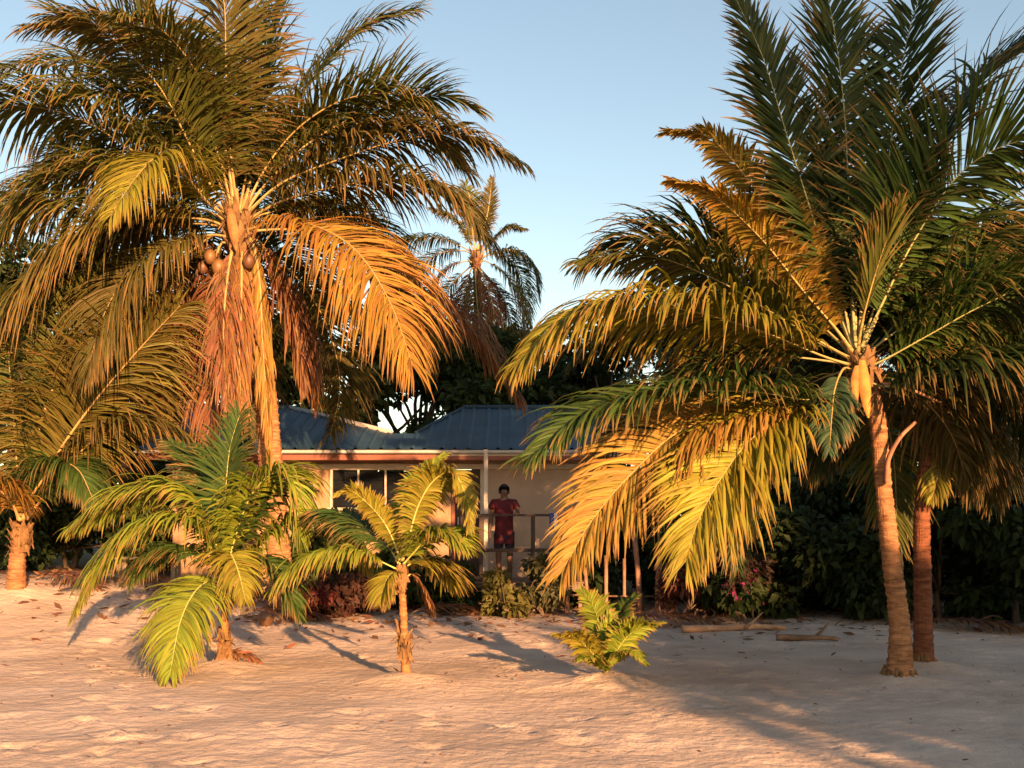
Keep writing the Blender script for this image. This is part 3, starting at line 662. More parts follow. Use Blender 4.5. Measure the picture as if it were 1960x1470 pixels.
far_palm('leaning background palm half hidden behind the rusty fronds at the left', 27, 250, 1090, (200, 640), [
    ([(150, 560), (80, 520), (0, 540), (-60, 620)], 0.2, G_DARK, dict(droop=0.9)),
    ([(170, 640), (110, 650), (60, 720), (30, 800)], -0.3, G_DARK, dict(droop=1.0)),
    ([(240, 570), (300, 530), (370, 560), (410, 640)], 0.3, G_DARK, dict(droop=0.9)),
    ([(210, 560), (220, 480), (260, 420)], 0.2, G_OLIVE, dict(droop=0.6)),
    ([(240, 640), (300, 660), (340, 740), (350, 820)], -0.3, G_OLIVE, dict(droop=1.0)),
    ([(180, 570), (150, 490), (100, 430)], 0.2, G_DARK, dict(droop=0.6)),
], leaf=0.9)
far_palm('shaded background palm between the roof and the near dark crown', 26, 1330, 1090, (1350, 660), [
    ([(1300, 620), (1230, 600), (1150, 630), (1090, 700)], 0.2, G_DARK, dict(droop=0.9)),
    ([(1300, 670), (1230, 690), (1180, 760), (1160, 850)], -0.3, G_DARK, dict(droop=1.0)),
    ([(1400, 600), (1470, 560), (1550, 590), (1600, 660)], 0.3, G_DARK, dict(droop=0.9)),
    ([(1350, 590), (1330, 520), (1280, 460)], 0.2, G_DARK, dict(droop=0.6)),
    ([(1400, 670), (1470, 690), (1510, 760), (1530, 850)], -0.3, G_OLIVE, dict(droop=1.0)),
    ([(1370, 590), (1400, 500), (1460, 450)], 0.2, G_DARK, dict(droop=0.6)),
], leaf=0.9)

# ---------------------------------------------------------------- broadleaf trees and bushes
def leaf_cloud(centres, radii, n, size, seed, flat=0.75, shell=0.35):
    g = np.random.default_rng(seed)
    centres = np.asarray(centres, float); radii = np.asarray(radii, float)
    w = radii ** 2; k = g.choice(len(radii), n, p=w / w.sum())
    d = unit(g.normal(0, 1, (n, 3))); rr = 1 - np.abs(g.normal(0, shell, n)); rr = np.abs(rr)
    P = centres[k] + d * (radii[k] * rr)[:, None] * np.array([1, 1, flat])
    ax = unit(d * 0.6 + g.normal(0, 0.7, (n, 3)) + np.array([0, 0, -0.35])); ref = unit(g.normal(0, 1, (n, 3)) + np.array([0, 0, 0.8]))
    s = unit(np.cross(ax, ref)); nv = np.cross(s, ax); ll = size * g.uniform(0.6, 1.35, n)[:, None]; ww = ll * g.uniform(0.22, 0.34, n)[:, None]
    tip = P + ax * ll - np.array([0, 0, .18]) * ll
    mid = P + ax * ll * .5
    V = np.stack([P, mid - s * ww + nv * ww * .35, tip, mid + s * ww + nv * ww * .35], 1).reshape(-1, 3)
    b = np.arange(n) * 4
    Fc = np.concatenate([np.stack([b, b + 1, b + 2], 1), np.stack([b, b + 2, b + 3], 1)])
    col = np.ones((n, 4, 4)); col[..., 0] = (0.6 * g.random(n) + 0.4 * g.random(len(radii))[k])[:, None]; col[..., 1] = np.array([0, .4, .8, .4])[None]; col[..., 2] = g.random(n)[:, None]
    return V, Fc, col.reshape(-1, 4)

def broad_tree(name, label, cat, group, base, height, spread, color, n=9000, size=0.16, seed=1, trunk_r=0.14, clear=0.3, blobs=16, blob_r=None, depth=None, stems=1):
    """trunk, limbs and a crown of many separate leaves"""
    g = np.random.default_rng(seed); base = np.asarray(base, float); depth = depth or spread
    o = empty(name, base, label, cat, group)
    cs, rs = [], []
    for i in range(blobs):
        a = g.uniform(0, 6.283); q = math.sqrt(g.uniform(0.02, 1)); z = clear + (1 - clear) * g.uniform(0.08, 1)
        lim = math.sqrt(max(0.12, 1 - (2 * (z - clear) / (1 - clear) - 0.85) ** 2 * 0.8))
        cs.append([spread * q * lim * math.cos(a), depth * q * lim * math.sin(a), height * z])
        rs.append((blob_r or spread * 0.38) * g.uniform(0.65, 1.25))
    cs = np.array(cs); rs = np.array(rs); cs[:, 2] = np.maximum(np.minimum(cs[:, 2], height - rs * .5), rs * .5)
    parts = []
    hub = np.array([g.normal(0, .1), g.normal(0, .1), height * max(clear, .18) * 1.1])
    for sgm in range(stems):
        off = np.array([g.normal(0, .18), g.normal(0, .18), 0.0]) if stems > 1 else np.zeros(3)
        C, _ = spline([off * .5 + [0, 0, -.1], off + hub * .5 + [g.normal(0, .08), g.normal(0, .08), 0], hub + off], 10)
        parts.append(tube(C, np.linspace(trunk_r * 1.25, trunk_r * .7, 10), 9))
    trunk_parts = list(parts); limbs = []
    for c in cs:
        m = (hub + c) / 2 + g.normal(0, .12 * spread, 3); m[2] = max(m[2], hub[2] * .9)
        C, _ = spline([hub * [1, 1, .95], m, c], 8)
        limbs.append(tube(C, np.linspace(trunk_r * .5, trunk_r * .08, 8), 5))
    V, fs, _ = join(trunk_parts); t = obj('trunk', np_mesh('trunk', V, fs), M_WOODBARK, o)
    V, fs, _ = join(limbs); obj('limbs', np_mesh('limbs', V, fs), M_WOODBARK, t)
    V, fc, col = leaf_cloud(cs, rs, n, size, seed + 50)
    obj('crown', np_mesh('crown', V, fc, col, smooth=False), M_BROAD, o, color=color)
    return o

def on_ground(px, D):
    p = at(px, 1000, D); p[2] = ground_z(p[0], p[1]); return p

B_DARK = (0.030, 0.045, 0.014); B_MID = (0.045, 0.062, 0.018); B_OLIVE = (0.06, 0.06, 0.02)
trees = [  # px, distance, top py, spread, colour, label, n
    (640, 30, 560, 3.0, B_DARK, 'dark leafy tree behind the left end of the blue roof', 5200),
    (800, 33, 610, 2.8, B_MID, 'leafy tree with bright sky gaps behind the roof valley', 4600),
    (480, 27, 600, 2.4, B_DARK, 'dark leafy tree seen past the rusty trunk', 5000),
    (300, 29, 560, 3.2, B_DARK, 'dense dark tree behind the diagonal palm fronds', 12000),
    (60, 28, 470, 3.2, B_DARK, 'dense dark tree at the far left edge', 12000),
    (715, 28.5, 715, 1.3, B_MID, 'small leafy tree in the sky gap above the roof valley', 1500),
    (925, 27.5, 640, 1.9, B_DARK, 'dark leafy tree in front of the distant palm trunk', 5200),
    (1000, 36, 640, 3.0, B_DARK, 'dark leafy tree behind the right end of the roof', 9000),
    (1200, 32, 610, 3.0, B_DARK, 'dark leafy tree behind the porch end of the house', 12000),
    (1450, 30, 560, 3.6, B_DARK, 'tall dark tree behind the crown of the ringed palm', 15000),
    (1720, 27, 480, 3.8, B_DARK, 'broad dark tree behind the two right trunks', 17000),
    (1960, 24, 440, 3.4, B_MID, 'broad dark tree at the far right edge', 15000),
]
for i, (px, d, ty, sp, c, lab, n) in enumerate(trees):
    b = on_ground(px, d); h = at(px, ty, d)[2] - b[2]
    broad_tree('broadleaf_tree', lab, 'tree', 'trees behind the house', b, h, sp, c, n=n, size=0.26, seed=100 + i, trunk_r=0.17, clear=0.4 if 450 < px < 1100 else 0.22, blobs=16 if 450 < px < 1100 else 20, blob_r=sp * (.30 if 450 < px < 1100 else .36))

bushes = [
    (735, 19.0, 1.0, 0.75, B_MID, 'low green bush under the house window'),
    (845, 18.7, 0.85, 0.6, B_DARK, 'low dark bush right of the slender young palm'),
    (600, 19.2, 1.15, 0.7, B_MID, 'green bush against the wall left of the house window'),
    (1110, 19.3, 1.0, 0.6, B_DARK, 'dark bush at the porch corner behind the fence stakes'),
    # px, distance, height, spread, colour, label
    (1500, 17.6, 1.6, 1.3, B_DARK, 'dark round bush right of the magenta flowers'),
    (1640, 18.2, 2.3, 1.5, B_DARK, 'dark leafy bush behind the ringed trunk'),
    (1800, 17.2, 2.2, 1.4, B_DARK, 'dark leafy bush just right of the slim red trunk'),
    (1950, 16.5, 2.4, 1.5, B_DARK, 'dark leafy bush at the right picture edge'),
    (1380, 20.5, 1.8, 1.4, B_DARK, 'dark bush behind the wooden fence'),
    (1180, 21.5, 2.0, 1.3, B_DARK, 'dark bush beyond the porch railing'),
    (140, 21.5, 1.9, 1.5, B_DARK, 'dark shaded bush behind the young palm at the far left edge'),
    (330, 22.0, 2.0, 1.3, B_MID, 'dark green bush behind the bushy lime palm'),
    (-60, 20.5, 1.6, 1.4, B_DARK, 'dark bush cut by the left picture edge'),
    (1720, 22.0, 3.6, 2.4, B_DARK, 'tall dark thicket deep in the shade behind both right trunks'),
    (1480, 23.0, 3.4, 2.2, B_DARK, 'tall dark thicket behind the magenta flowers'),
    (1950, 20.5, 3.6, 2.2, B_DARK, 'tall dark thicket at the right picture edge'),
]
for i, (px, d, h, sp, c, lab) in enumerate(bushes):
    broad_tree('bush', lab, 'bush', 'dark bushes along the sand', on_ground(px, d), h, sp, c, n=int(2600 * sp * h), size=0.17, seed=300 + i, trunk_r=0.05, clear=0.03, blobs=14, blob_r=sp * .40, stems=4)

def small_plant(name, label, cat, px, d, h, sp, color, n, size, seed, group=None):
    return broad_tree(name, label, cat, group, on_ground(px, d), h, sp, color, n=n, size=size, seed=seed, trunk_r=0.02, clear=0.12, blobs=9, blob_r=sp * .42, stems=5)
small_plant('croton_shrub', 'red brown leafy shrub between the tall rusty trunk and the slender young palm', 'shrub', 655, 17.6, 0.62, 0.55, (0.06, 0.028, 0.02), 1500, 0.13, 401, 'red leaved shrubs')
small_plant('croton_shrub', 'dark red shrub at the foot of the tall rusty trunk', 'shrub', 585, 17.0, 0.45, 0.35, (0.13, 0.035, 0.025), 900, 0.12, 402, 'red leaved shrubs')
small_plant('croton_shrub', 'red leaved shrub at the foot of the fence below the hanging yellow frond', 'shrub', 1330, 17.2, 0.75, 0.5, (0.10, 0.04, 0.025), 1300, 0.13, 403, 'red leaved shrubs')
small_plant('leafy_shrub', 'yellow green shrub in front of the porch deck', 'shrub', 968, 17.4, 0.75, 0.42, (0.10, 0.09, 0.025), 1300, 0.13, 404)
small_plant('leafy_shrub', 'grey green shrub beside the fence end under the porch', 'shrub', 1040, 17.9, 0.95, 0.5, (0.08, 0.075, 0.035), 1500, 0.13, 405)
fl = small_plant('flowering_shrub', 'dark shrub dotted with magenta flowers left of the dark bushes', 'shrub', 1425, 16.8, 0.95, 0.55, (0.05, 0.03, 0.02), 1400, 0.12, 406)
V, fc, col = leaf_cloud([[-.2, -.35, .55], [.15, -.4, .45], [.05, -.3, .75]], [.22, .2, .18], 34, 0.07, 77)
obj('flowers', np_mesh('flowers', V, fc, col, smooth=False), M_BROAD, fl, color=(0.22, 0.02, 0.10))['kind'] = 'stuff'

# --- trees behind the camera that throw the long evening shade over the right of the beach
broad_tree('broadleaf_tree', 'tall shade tree on the beach behind the camera', 'tree', 'trees behind the camera', (17.0, -12, 0), 16.5, 5.4, B_MID, n=32000, size=0.36, seed=501, trunk_r=0.3, clear=0.6, blobs=44, blob_r=1.7)
broad_tree('broadleaf_tree', 'lower shade tree beside the tall one behind the camera', 'tree', 'trees behind the camera', (19.0, -11, 0), 9.5, 3.9, B_MID, n=16000, size=0.34, seed=503, trunk_r=0.22, clear=0.3, blobs=28, blob_r=1.5)
broad_tree('bush', 'dense beach bush right of and behind the camera', 'bush', 'trees behind the camera', (10.9, -3.0, 0), 4.15, 3.3, B_MID, n=19000, size=0.24, seed=502, trunk_r=0.1, clear=0.03, blobs=26, blob_r=1.15, stems=5)

# ---------------------------------------------------------------- the house
YW, YE = 20.0, 19.3                       # front wall, eave
def X(px, y): return (px - 980) / F * y
def Zp(py, y): return EYE - (py - HY) / F * y
house = empty('beach_house', (0, YW, 0), 'low beach house with dark blue metal roof and peach walls behind the palms', 'house')
HB = Vector((0, YW, 0))
def hbox(name, x0, x1, y0, y1, z0, z1, mat, parent=None, bev=0.006, color=None):
    return box_obj(name, (x0, x1, y0 - YW, y1 - YW, z0, z1), mat, parent or house, (0, 0, 0), bev, color)
XL, XR = X(330, YW), X(1150, YW)
z_eave = Zp(862, YE)
zt = z_eave - 0.10                         # top of the walls
wx0, wx1, wz0, wz1 = X(634, YW), X(800, YW), Zp(972, YW), Zp(899, YW)
dx0, dx1, dz0, dz1 = X(868, YW), X(922, YW), 0.62, Zp(896, YW)
hbox('wall', XL, wx0, YW, YW + .18, -.1, zt, M_WALL)
hbox('wall', wx0, wx1, YW + .002, YW + .178, -.1, wz0, M_WALL)
hbox('wall', wx0, wx1, YW + .002, YW + .178, wz1, zt, M_WALL)
hbox('wall', wx1, dx0, YW + .001, YW + .179, -.1, zt, M_WALL)
hbox('wall', dx0, dx1, YW + .003, YW + .177, dz1, zt, M_WALL)
hbox('wall', dx0, dx1, YW + .003, YW + .177, -.1, dz0, M_WALL)
hbox('wall', dx1, XR, YW, YW + .18, -.1, zt, M_WALLP)
hbox('side_wall', XL, XL + .18, YW + .18, YW + 6, -.1, zt, M_WALL); hbox('side_wall', XR - .18, XR, YW + .18, YW + 6, -.1, zt, M_WALL)
hbox('back_wall', XL + .18, XR - .18, YW + 5.82, YW + 6, -.1, zt, M_INSIDE)
hbox('room_floor', XL + .18, XR - .18, YW + .18, YW + 5.82, .5, .6, M_INSIDE)
# window: frame bars, three panes
win = hbox('window', wx0 - .05, wx1 + .05, YW - .03, YW - .004, wz1 - .004, wz1 + .06, M_WHITE)
hbox('sill', wx0 - .07, wx1 + .07, YW - .07, YW - .004, wz0 - .05, wz0 + .004, M_WHITE, win)
xs = [wx0, X(686, YW), X(738, YW), wx1]
for k, x in enumerate(xs):
    w = .025 if k in (0, 3) else .017
    hbox('frame_bar', x - w, x + w, YW - .025, YW + .05, wz0 + .004, wz1 - .004, M_WHITE, win, .004)
for k in range(3):
    for q in range(4):                     # louvre blades of dark glass
        za = wz0 + .02 + (wz1 - wz0 - .04) * q / 4; zb = za + (wz1 - wz0 - .04) / 4 - .008
        bm = bmesh.new(); a, b = xs[k] + .027, xs[k + 1] - .027
        vs = [bm.verts.new(p) for p in ((a, .03, za), (b, .03, za), (b, .075, zb), (a, .075, zb))]; bm.faces.new(vs)
        bmesh.ops.solidify(bm, geom=bm.faces[:], thickness=.006)
        bm_obj('louvre_pane', bm, M_GLASS, win)
door = hbox('door', dx0 + .03, dx1 - .03, YW + .06, YW + .10, dz0, dz1 - .03, M_DARKWOOD)
hbox('handle', dx0 + .07, dx0 + .10, YW + .02, YW + .06, 1.55, 1.70, M_CAP, door)
hbox('door_frame', dx0 - .04, dx0 + .028, YW - .02, YW + .12, dz0, dz1 - .002, M_FASCIA); hbox('door_frame', dx1 - .028, dx1 + .04, YW - .02, YW + .12, dz0, dz1 - .002, M_WHITE)
# eave: soffit, fascia boards, pale gutter edge
hbox('soffit', XL - .4, XR + .4, YE + .08, YW - .002, z_eave - .10, z_eave - .08, M_FASCIA)
hbox('fascia', XL - .4, XR + .4, YE + .04, YE + .075, z_eave - .17, z_eave - .035, M_FASCIA)
hbox('gutter', XL - .45, XR + .45, YE - .06, YE + .035, z_eave - .055, z_eave + .005, M_CAP, bev=.015)
hbox('wall_plate', XL - .1, XR + .1, YW - .06, YW - .004, zt - .20, zt - .10, M_WHITE)
# roof: one front slope of ribbed sheets, its top edge dipping into a valley between two hips
slope = 0.322
def zr(y): return z_eave + 0.02 + slope * (y - YE)
YR, YV = 22.6, 20.45
outline = [(X(250, YR), YR), (X(555, YR), YR), (X(748, YV), YV), (X(795, YV), YV), (X(888, YR), YR), (XR + .6, YR)]
def top_y(x):
    for (x0, y0), (x1, y1) in zip(outline, outline[1:]):
        if x0 <= x <= x1: return y0 + (y1 - y0) * (x - x0) / (x1 - x0)
    return YR
xa = XL - .42; k = 0
while xa < XR + .42:
    xb = min(xa + .76, XR + .42); bm = bmesh.new()
    brk = sorted({xa, xb} | {xa + (xb - xa) * f for f in (.02, .06, .09, .13, .32, .36, .39, .43, .62, .66, .69, .73, .94)} | {p[0] for p in outline if xa < p[0] < xb})
    prev = None
    for x in brk:
        f = (x - xa) / (xb - xa); rib = 0.028 if any(abs(f - c) < .026 for c in (.075, .375, .675)) else 0.0
        lap = 0.004 * (k % 2)
        col_ = [bm.verts.new((x, y - YW, zr(y) + rib + lap)) for y in np.linspace(YE, top_y(x), 3)]
        if prev:
            for a in range(2): bm.faces.new((prev[a], col_[a], col_[a + 1], prev[a + 1]))
        prev = col_
    bm_obj('roof_sheet', bm, M_ROOF, house); xa = xb; k += 1
def tri_obj(name, pts, mat, parent=house):
    bm = bmesh.new(); bm.faces.new([bm.verts.new((p[0], p[1] - YW, p[2])) for p in pts]); return bm_obj(name, bm, mat, parent)
(l0, l1, v0, v1, r1, r0) = [(x, y, zr(y) - .004) for x, y in outline]
YB = 26.2
def back(p, y, z): return (p[0], y, z)
tri_obj('hip_slope', [l1, v0, (v0[0] + 1.2, YB - .5, z_eave), (l1[0], YR + 1.2, l1[2])], M_ROOF)
tri_obj('hip_slope', [r1, (r1[0], YR + 1.2, r1[2]), (v1[0] - 1.2 + 1.4, YB - .5, z_eave), v1], M_ROOF)
tri_obj('back_slope', [l0, l1, (l1[0], YB, z_eave), (l0[0], YB, z_eave)], M_ROOF)
tri_obj('back_slope', [r1, r0, (r0[0], YB, z_eave), (r1[0], YB, z_eave)], M_ROOF)
tri_obj('valley_slope', [v0, v1, (v1[0], YB, z_eave - .02), (v0[0], YB, z_eave - .02)], M_ROOF)
def cap(p, q, mat=M_CAP, r=.05):
    V, fs = tube(np.array([np.array(p) + [0, -YW, .02], (np.array(p) + q) / 2 + [0, -YW, .022], np.array(q) + [0, -YW, .02]]), r, 8)
    obj('ridge_cap', np_mesh('cap', V, fs), mat, house)
cap(l1, v0); cap(l0, l1, M_ROOF); cap(r1, r0, M_ROOF); cap(v1, r1, M_ROOF, .035)
# porch: deck planks on posts, railing
px0, px1, py0, py1, zd = X(898, 18.6), X(1118, 18.6), 18.5, YW - .01, 0.60
y = py0
while y < py1 - .05:
    hbox('deck_plank', px0, px1, y, min(y + .135, py1), zd - .035, zd + random.uniform(-.004, .004), M_DECK); y += .145
hbox('deck_beam', px0 + .02, px1 - .02, py0 + .04, py0 + .10, zd - .17, zd - .037, M_TIMBER)
zrail = Zp(985, 18.6)
for px in (904, 1010, 1112):
    x = X(px, 18.6); hbox('deck_post', x - .045, x + .045, py0 + .11, py0 + .20, -.1, zd - .036, M_TIMBER)
for px in (921, 1020, 1108):
    x = X(px, 18.6); hbox('rail_post', x - .035, x + .035, py0 + .02, py0 + .09, zd + .005, zrail - .03, M_DARKWOOD)
hbox('handrail', px0, px1, py0 + .005, py0 + .105, zrail - .03, zrail + .012, M_DARKWOOD)
hbox('mid_rail', px0 + .02, px1 - .02, py0 + .035, py0 + .075, zd + .50, zd + .56, M_DARKWOOD)
xp = X(930, 18.75); hbox('porch_post', xp - .035, xp + .035, 18.69, 18.76, zd + .006, z_eave - .02, M_WHITE)
hbox('porch_beam', XL + 5, XR + .3, 19.33, 19.42, z_eave - .098, z_eave - .01, M_WHITE)
for s in range(2): hbox('step', px0 - .75, px0 - .02, 18.9 + s * .02, 19.7, -.1, .22 + .2 * s, M_TIMBER) if s == 0 else hbox('step', px0 - .42, px0 - .022, 18.93, 19.68, .221, .42, M_TIMBER)

# ---------------------------------------------------------------- the person at the railing
M_SKIN = plain('skin', (0.13, 0.065, 0.04), 0.5, 0.1, 4, 0.03, 60, 0.4)
M_SHIRT = plain('red_cotton', (0.085, 0.014, 0.02), 0.85, 0.15, 6, 0.2, 30, 0.2)
M_SHORTS = plain('dark_cotton', (0.03, 0.025, 0.04), 0.85, 0.15, 6, 0.2, 30, 0.2)
M_HAIR = plain('black_hair', (0.012, 0.009, 0.008), 0.55, 0.2, 20, 0.5, 60, 0.4)
M_EYE = plain('eye', (0.2, 0.18, 0.16), 0.3, 0.05, 4, 0, 10, 0.5)
M_LIP = plain('lip', (0.16, 0.05, 0.045), 0.5, 0.05, 4, 0, 10, 0.4)
PX = X(965, 19.05)
person = empty('person', (PX, 19.0, zd), 'person with short black hair in dark red shirt standing behind the porch railing', 'person')
def skin_obj(name, verts, edges, radii, mat, root=0, sub=2):
    me = bpy.data.meshes.new(name); me.from_pydata(verts, edges, []); o = obj(name, me, mat, person)
    m = o.modifiers.new('skin', 'SKIN'); m.use_smooth_shade = True
    for i, r in enumerate(radii):
        sv = me.skin_vertices[0].data[i]; sv.radius = r if isinstance(r, tuple) else (r, r); sv.use_root = (i == root)
    s = o.modifiers.new('sub', 'SUBSURF'); s.levels = sub; s.render_levels = sub
    return o
zh = zrail - zd                                         # handrail above the deck
V = [(0, 0, .86), (0, -.01, 1.05), (0, -.02, 1.22), (0, -.03, 1.36), (0, -.035, 1.43), (0, -.04, 1.50), (0, -.05, 1.585)]
R = [(.15, .11), (.135, .10), (.155, .105), (.10, .08), (.05, .05), (.075, .085), (.05, .06)]
E = [(0, 1), (1, 2), (2, 3), (3, 4), (4, 5), (5, 6)]
for s in (-1, 1):
    up = s > 0                                           # one hand on the rail, the other arm hanging
    i = len(V); V += [(s * .17, -.03, 1.345), (s * .245, -.10, 1.20), (s * .24, -.30, zh + .07), (s * .235, -.40, zh + .035)] if up else [(s * .17, -.03, 1.33), (s * .225, .0, 1.09), (s * .25, -.07, .86), (s * .25, -.10, .79)]; R += [.055, .045, .032, (.036, .020)]
    E += [(3, i), (i, i + 1), (i + 1, i + 2), (i + 2, i + 3)]
    j = len(V); V += [(s * .09, 0, .78), (s * .10, -.02, .46), (s * .10, .02, .09), (s * .105, -.13, .03)]; R += [.082, .056, .04, (.038, .025)]
    E += [(0, j), (j, j + 1), (j + 1, j + 2), (j + 2, j + 3)]
    for f in range(4):                                   # four fingers curled over the rail and a thumb
        k = len(V); x = s * .235 + (f - 1.5) * .019; l = (.042, .05, .047, .036)[f]
        V += [(x, -.44, zh + .035), (x, -.44 - l * .6, zh + .022), (x, -.445 - l * .7, zh - .008)] if up else [(s * .25, -.12 - (f - 1.5) * .019, .755), (s * .25 - s * .006, -.12 - (f - 1.5) * .019, .755 - l * .6), (s * .25 - s * .02, -.115 - (f - 1.5) * .019, .755 - l * 1.1)]; R += [.0095, .0085, .0075]
        E += [(i + 3, k), (k, k + 1), (k + 1, k + 2)]
    k = len(V); V += [(s * .235 - s * .045, -.415, zh + .03), (s * .235 - s * .062, -.45, zh + .022)] if up else [(s * .235, -.155, .77), (s * .228, -.17, .735)]; R += [.011, .009]; E += [(i + 3, k), (k, k + 1)]
skin_obj('body', V, E, R, M_SKIN)
Vs = [(0, 0, .79), (0, -.01, 1.0), (0, -.02, 1.22), (0, -.03, 1.355), (0, -.035, 1.40), (0, 0, .755), (0, 0, .735)]; Rs = [(.178, .135), (.165, .126), (.175, .125), (.115, .095), (.07, .068), (.182, .138), (.182, .138)]; Es = [(0, 1), (1, 2), (2, 3), (3, 4), (0, 5), (5, 6)]
for s in (-1, 1):
    i = len(Vs); Vs += [(s * .175, -.03, 1.345), (s * .235, -.085, 1.225)]; Rs += [.072, .066]; Es += [(3, i), (i, i + 1)]
skin_obj('shirt', Vs, Es, Rs, M_SHIRT)
Vs = [(0, 0, .86)]; Rs = [(.165, .122)]; Es = []
for s in (-1, 1):
    i = len(Vs); Vs += [(s * .09, 0, .77), (s * .10, -.015, .50)]; Rs += [.102, .088]; Es += [(0, i), (i, i + 1)]
skin_obj('shorts', Vs, Es, Rs, M_SHORTS)
def ball(name, c, r, sc, mat, cut=None):
    bm = bmesh.new(); bmesh.ops.create_icosphere(bm, subdivisions=3, radius=r)
    for v in bm.verts: v.co = Vector((v.co.x * sc[0], v.co.y * sc[1], v.co.z * sc[2]))
    if cut: bmesh.ops.delete(bm, geom=[v for v in bm.verts if cut(v.co)], context='VERTS')
    return bm_obj(name, bm, mat, person, c, None, True)
hc = Vector((0, -.045, 1.535))
ball('hair', hc + Vector((0, .012, .022)), .1, (.98, 1.1, 1.12), M_HAIR, lambda c: c.z < -.03 and c.y < .02 or c.z < .035 and c.y < -.06 or c.z < -.075)
ball('nose', hc + Vector((0, -.098, -.012)), .016, (.9, 1.1, 1.4), M_SKIN)
for s in (-1, 1):
    ball('eye', hc + Vector((s * .032, -.082, .012)), .007, (1.3, .7, .7), M_EYE); ball('ear', hc + Vector((s * .086, .012, -.005)), .024, (.45, .8, 1.3), M_SKIN)
ball('mouth', hc + Vector((0, -.087, -.052)), .013, (1.9, .6, .6), M_LIP)

# ---------------------------------------------------------------- smaller things
# cloth over the railing
M_CLOTH, nt, out = new_mat('striped_cloth')
p = nd(nt, 'ShaderNodeBsdfPrincipled'); p.inputs['Roughness'].default_value = .9; tc = nd(nt, 'ShaderNodeTexCoord'); sx = nd(nt, 'ShaderNodeSeparateXYZ'); nt.links.new(tc.outputs['Object'], sx.inputs[0])
ml = nd(nt, 'ShaderNodeMath', operation='MULTIPLY'); ml.inputs[1].default_value = 5.5; nt.links.new(sx.outputs[0], ml.inputs[0]); fr = nd(nt, 'ShaderNodeMath', operation='FRACT'); nt.links.new(ml.outputs[0], fr.inputs[0])
cr = nd(nt, 'ShaderNodeValToRGB'); cr.color_ramp.interpolation = 'CONSTANT'; e = cr.color_ramp.elements; e[0].color = (.05, .07, .22, 1); e[1].position = .45; e[1].color = (.55, .55, .6, 1); x_ = e.new(.75); x_.color = (.03, .03, .06, 1)
nt.links.new(fr.outputs[0], cr.inputs[0]); nt.links.new(cr.outputs[0], p.inputs['Base Color']); nt.links.new(p.outputs[0], out.inputs[0])
cx = X(1072, 18.5); g = np.linspace(-.18, .18, 15); path = [(-.008, -.26), (-.012, -.12), (-.006, -.02), (.0, .02), (.055, .026), (.115, .018), (.122, -.05), (.126, -.2)]
V = np.array([[u + .006 * math.sin(9 * v[1] + 20 * u), v[0] + .012 * math.sin(24 * u) * (v[1] < -.04) * (-1 if v[0] < .05 else 1) - (.012 if v[0] < .05 else -.0) , v[1]] for v in path for u in g])
k = (np.arange(7)[:, None] * 15 + np.arange(14)[None]).ravel()
cl = obj('towel', np_mesh('towel', V, np.stack([k, k + 1, k + 16, k + 15], 1)), M_CLOTH, None, (cx, py0 + .0, zrail + .0))
sm = cl.modifiers.new('thick', 'SOLIDIFY'); sm.thickness = .006
tag(cl, 'blue and white striped towel hung over the porch railing', 'towel')

# wooden fence under the hanging yellow fronds
fb = on_ground(1240, 17.9); fence = empty('wooden_fence', fb, 'low fence of rough wooden stakes under the hanging yellow frond', 'fence')
g = np.random.default_rng(5)
def stake(px, d, h, r, lean):
    b = on_ground(px, d) - fb
    C, _ = spline([b - [0, 0, .1], b + [lean * .4, 0, h * .5], b + [lean, 0, h]], 7)
    V, fs = tube(C, r * (1 + g.normal(0, .05, 7)), 7); obj('stake', np_mesh('stake', V, fs), M_DRY, fence, color=(0.30, 0.15, 0.09))
for px, h in ((1085, .85), (1125, .75), (1160, .95), (1195, .9), (1226, 1.25), (1258, .95), (1287, 1.05), (1320, .85), (1350, .9), (1386, 1.1)):
    stake(px, 17.9 + g.normal(0, .05), h, g.uniform(.028, .05), g.normal(0, .05))
for z in (.3,):
    a, b = on_ground(1075, 17.98) - fb, on_ground(1395, 17.98) - fb
    C, _ = spline([a + [0, .03, z], (a + b) / 2 + [0, .03, z - .03], b + [0, .03, z + .03]], 9); V, fs = tube(C, .016, 6)
    obj('rail', np_mesh('rail', V, fs), M_DRY, fence, color=(0.14, 0.08, 0.05))

# low bench seen behind the young palm
bb = on_ground(285, 18.3); bench = empty('wooden_bench', bb, 'weathered low wooden bench in the shade left of the bushy lime palm', 'bench')
for i in range(3): box_obj('seat_plank', (-.55, .55, -.2 + i * .135, -.08 + i * .135, .40, .435), M_TIMBER, bench)
for sx_ in (-1, 1):
    for sy in (-1, 1): box_obj('leg', (sx_ * .45 - .035, sx_ * .45 + .035, sy * .13 - .035, sy * .13 + .035, -.06, .398), M_TIMBER, bench)

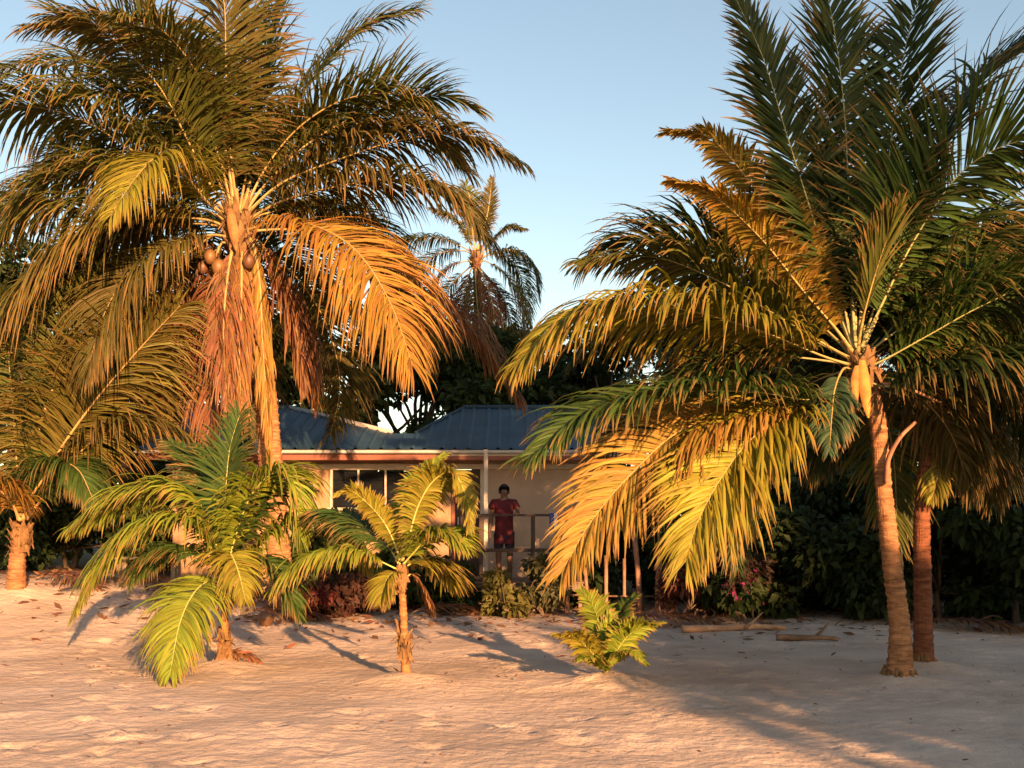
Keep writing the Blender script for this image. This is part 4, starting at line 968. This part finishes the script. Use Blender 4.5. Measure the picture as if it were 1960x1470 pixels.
# driftwood, fallen fronds, husks
def log(label, px, d, L, r, ang, color, seed):
    g = np.random.default_rng(seed); b = on_ground(px, d); dx, dy = math.cos(ang) * L / 2, math.sin(ang) * L / 2
    zb = lambda s: ground_z(b[0] + dx * s, b[1] + dy * s) - b[2] + r * .6
    C, _ = spline([[-dx, -dy, zb(-1)], [-dx * .3, -dy * .3 + g.normal(0, .04), zb(-.3)], [dx * .4, dy * .4 + g.normal(0, .05), zb(.4) + r * .3], [dx, dy, zb(1)]], 14)
    V, fs = tube(C, r * np.linspace(1, .55, 14) * (1 + g.normal(0, .06, 14)), 9)
    o = obj('driftwood_log', np_mesh('log', V, fs), M_DRY, None, b, color); tag(o, label, 'driftwood', 'driftwood on the sand')
    V, fs = tube(np.array([[dx * .2, dy * .2, zb(.2)], [dx * .3 + .05, dy * .3 - .1, zb(.3) + .12], [dx * .38 + .1, dy * .38 - .14, zb(.3) + .24]]), [r * .45, r * .3, r * .1], 6)
    obj('branch_stub', np_mesh('stub', V, fs), M_DRY, o, color=color)
log('long sun-bleached driftwood log lying before the magenta flowering shrub', 1405, 15.6, 1.5, .06, .08, (0.42, 0.24, 0.15), 1)
log('short dark driftwood piece on the shaded sand left of the ringed trunk', 1545, 14.6, .8, .05, -.2, (0.20, 0.12, 0.08), 2)

def fallen(label, px, d, ang, L, color, seed, leaf=.4):
    b = on_ground(px, d); o = empty('fallen_frond', b, label, 'dead frond', 'fallen fronds'); c, s = math.cos(ang), math.sin(ang)
    P = [b + [-c * L / 2, -s * L / 2, .06], b + [-c * L * .2, -s * L * .2, .16], b + [c * L * .2, s * L * .2, .13], b + [c * L / 2, s * L / 2, .05]]
    for q in P: q[2] += ground_z(q[0], q[1]) - b[2]
    return add_frond(o, b, P, color, rib=(0.30, 0.17, 0.09), thick=.03, name='dead_leaf', leaf=leaf, n=34, droop=.35, vee=.15, fold=False, gaps=.25, ragged=.3)
fallen('dry brown fallen frond heaped at the foot of the tall rusty trunk', 545, 16.6, .3, 1.3, (0.16, 0.07, 0.04), 1)
fallen('small dry frond lying by the stem of the bushy lime palm', 452, 12.2, -.2, .55, (0.26, 0.12, 0.06), 2, .16)
fallen('dry frond lying in front of the fence stakes', 1270, 16.3, .1, 1.5, (0.20, 0.09, 0.05), 3)
fallen('dry frond under the dark bushes right of the slim red trunk', 1850, 15.6, -.25, 1.6, (0.14, 0.07, 0.045), 4)
fallen('dry frond lying on the sand below the house steps', 850, 17.6, .5, 1.2, (0.18, 0.09, 0.05), 5)
fallen('dry frond beside the stump of the young palm at the far left edge', 130, 17.4, -.3, 1.2, (0.17, 0.08, 0.05), 6)
b = on_ground(508, 16.0); b[2] += .09; o = add_nut(None, (0, 0, 0), b, .12, (.17, .08, .04), 'coconut_husk'); o.rotation_euler = (1.3, .3, .8); tag(o, 'brown coconut husk on the sand before the tall rusty trunk', 'coconut')

# leaf litter along the tree line: too many and too small to count
g = np.random.default_rng(8); n = 2600
lx = g.uniform(-9, 9, n); ly = 19.5 - np.abs(g.normal(0, 2.2, n)); keep = (ly > 9); lx, ly = np.concatenate([lx[keep], g.uniform(-7, 7, 700)]), np.concatenate([ly[keep], g.uniform(7, 15, 700)]); n = len(lx)
ll = np.where(np.arange(n) < n - 700, g.uniform(.03, .11, n), g.uniform(.008, .03, n)); a = g.uniform(0, 6.28, n); P = np.stack([lx, ly, ground_z(lx, ly) + g.uniform(.01, .05, n)], 1)
A = np.stack([np.cos(a), np.sin(a), g.normal(0, .25, n)], 1) * ll[:, None]; B = np.stack([-np.sin(a), np.cos(a), g.normal(0, .4, n)], 1) * (ll * .35)[:, None]
V = np.stack([P - A, P + B, P + A, P - B], 1).reshape(-1, 3); col = np.ones((n, 4, 4)); col[..., 0] = g.random(n)[:, None]; col[..., 1] = .2; col[..., 2] = g.random(n)[:, None]
lt = obj('leaf_litter', np_mesh('litter', V, (np.arange(n) * 4)[:, None] + np.arange(4)[None], col.reshape(-1, 4), False), M_BROAD, color=(.20, .10, .05))
tag(lt, 'scattered dry leaves and twigs along the tree line', 'leaf litter', kind='stuff')
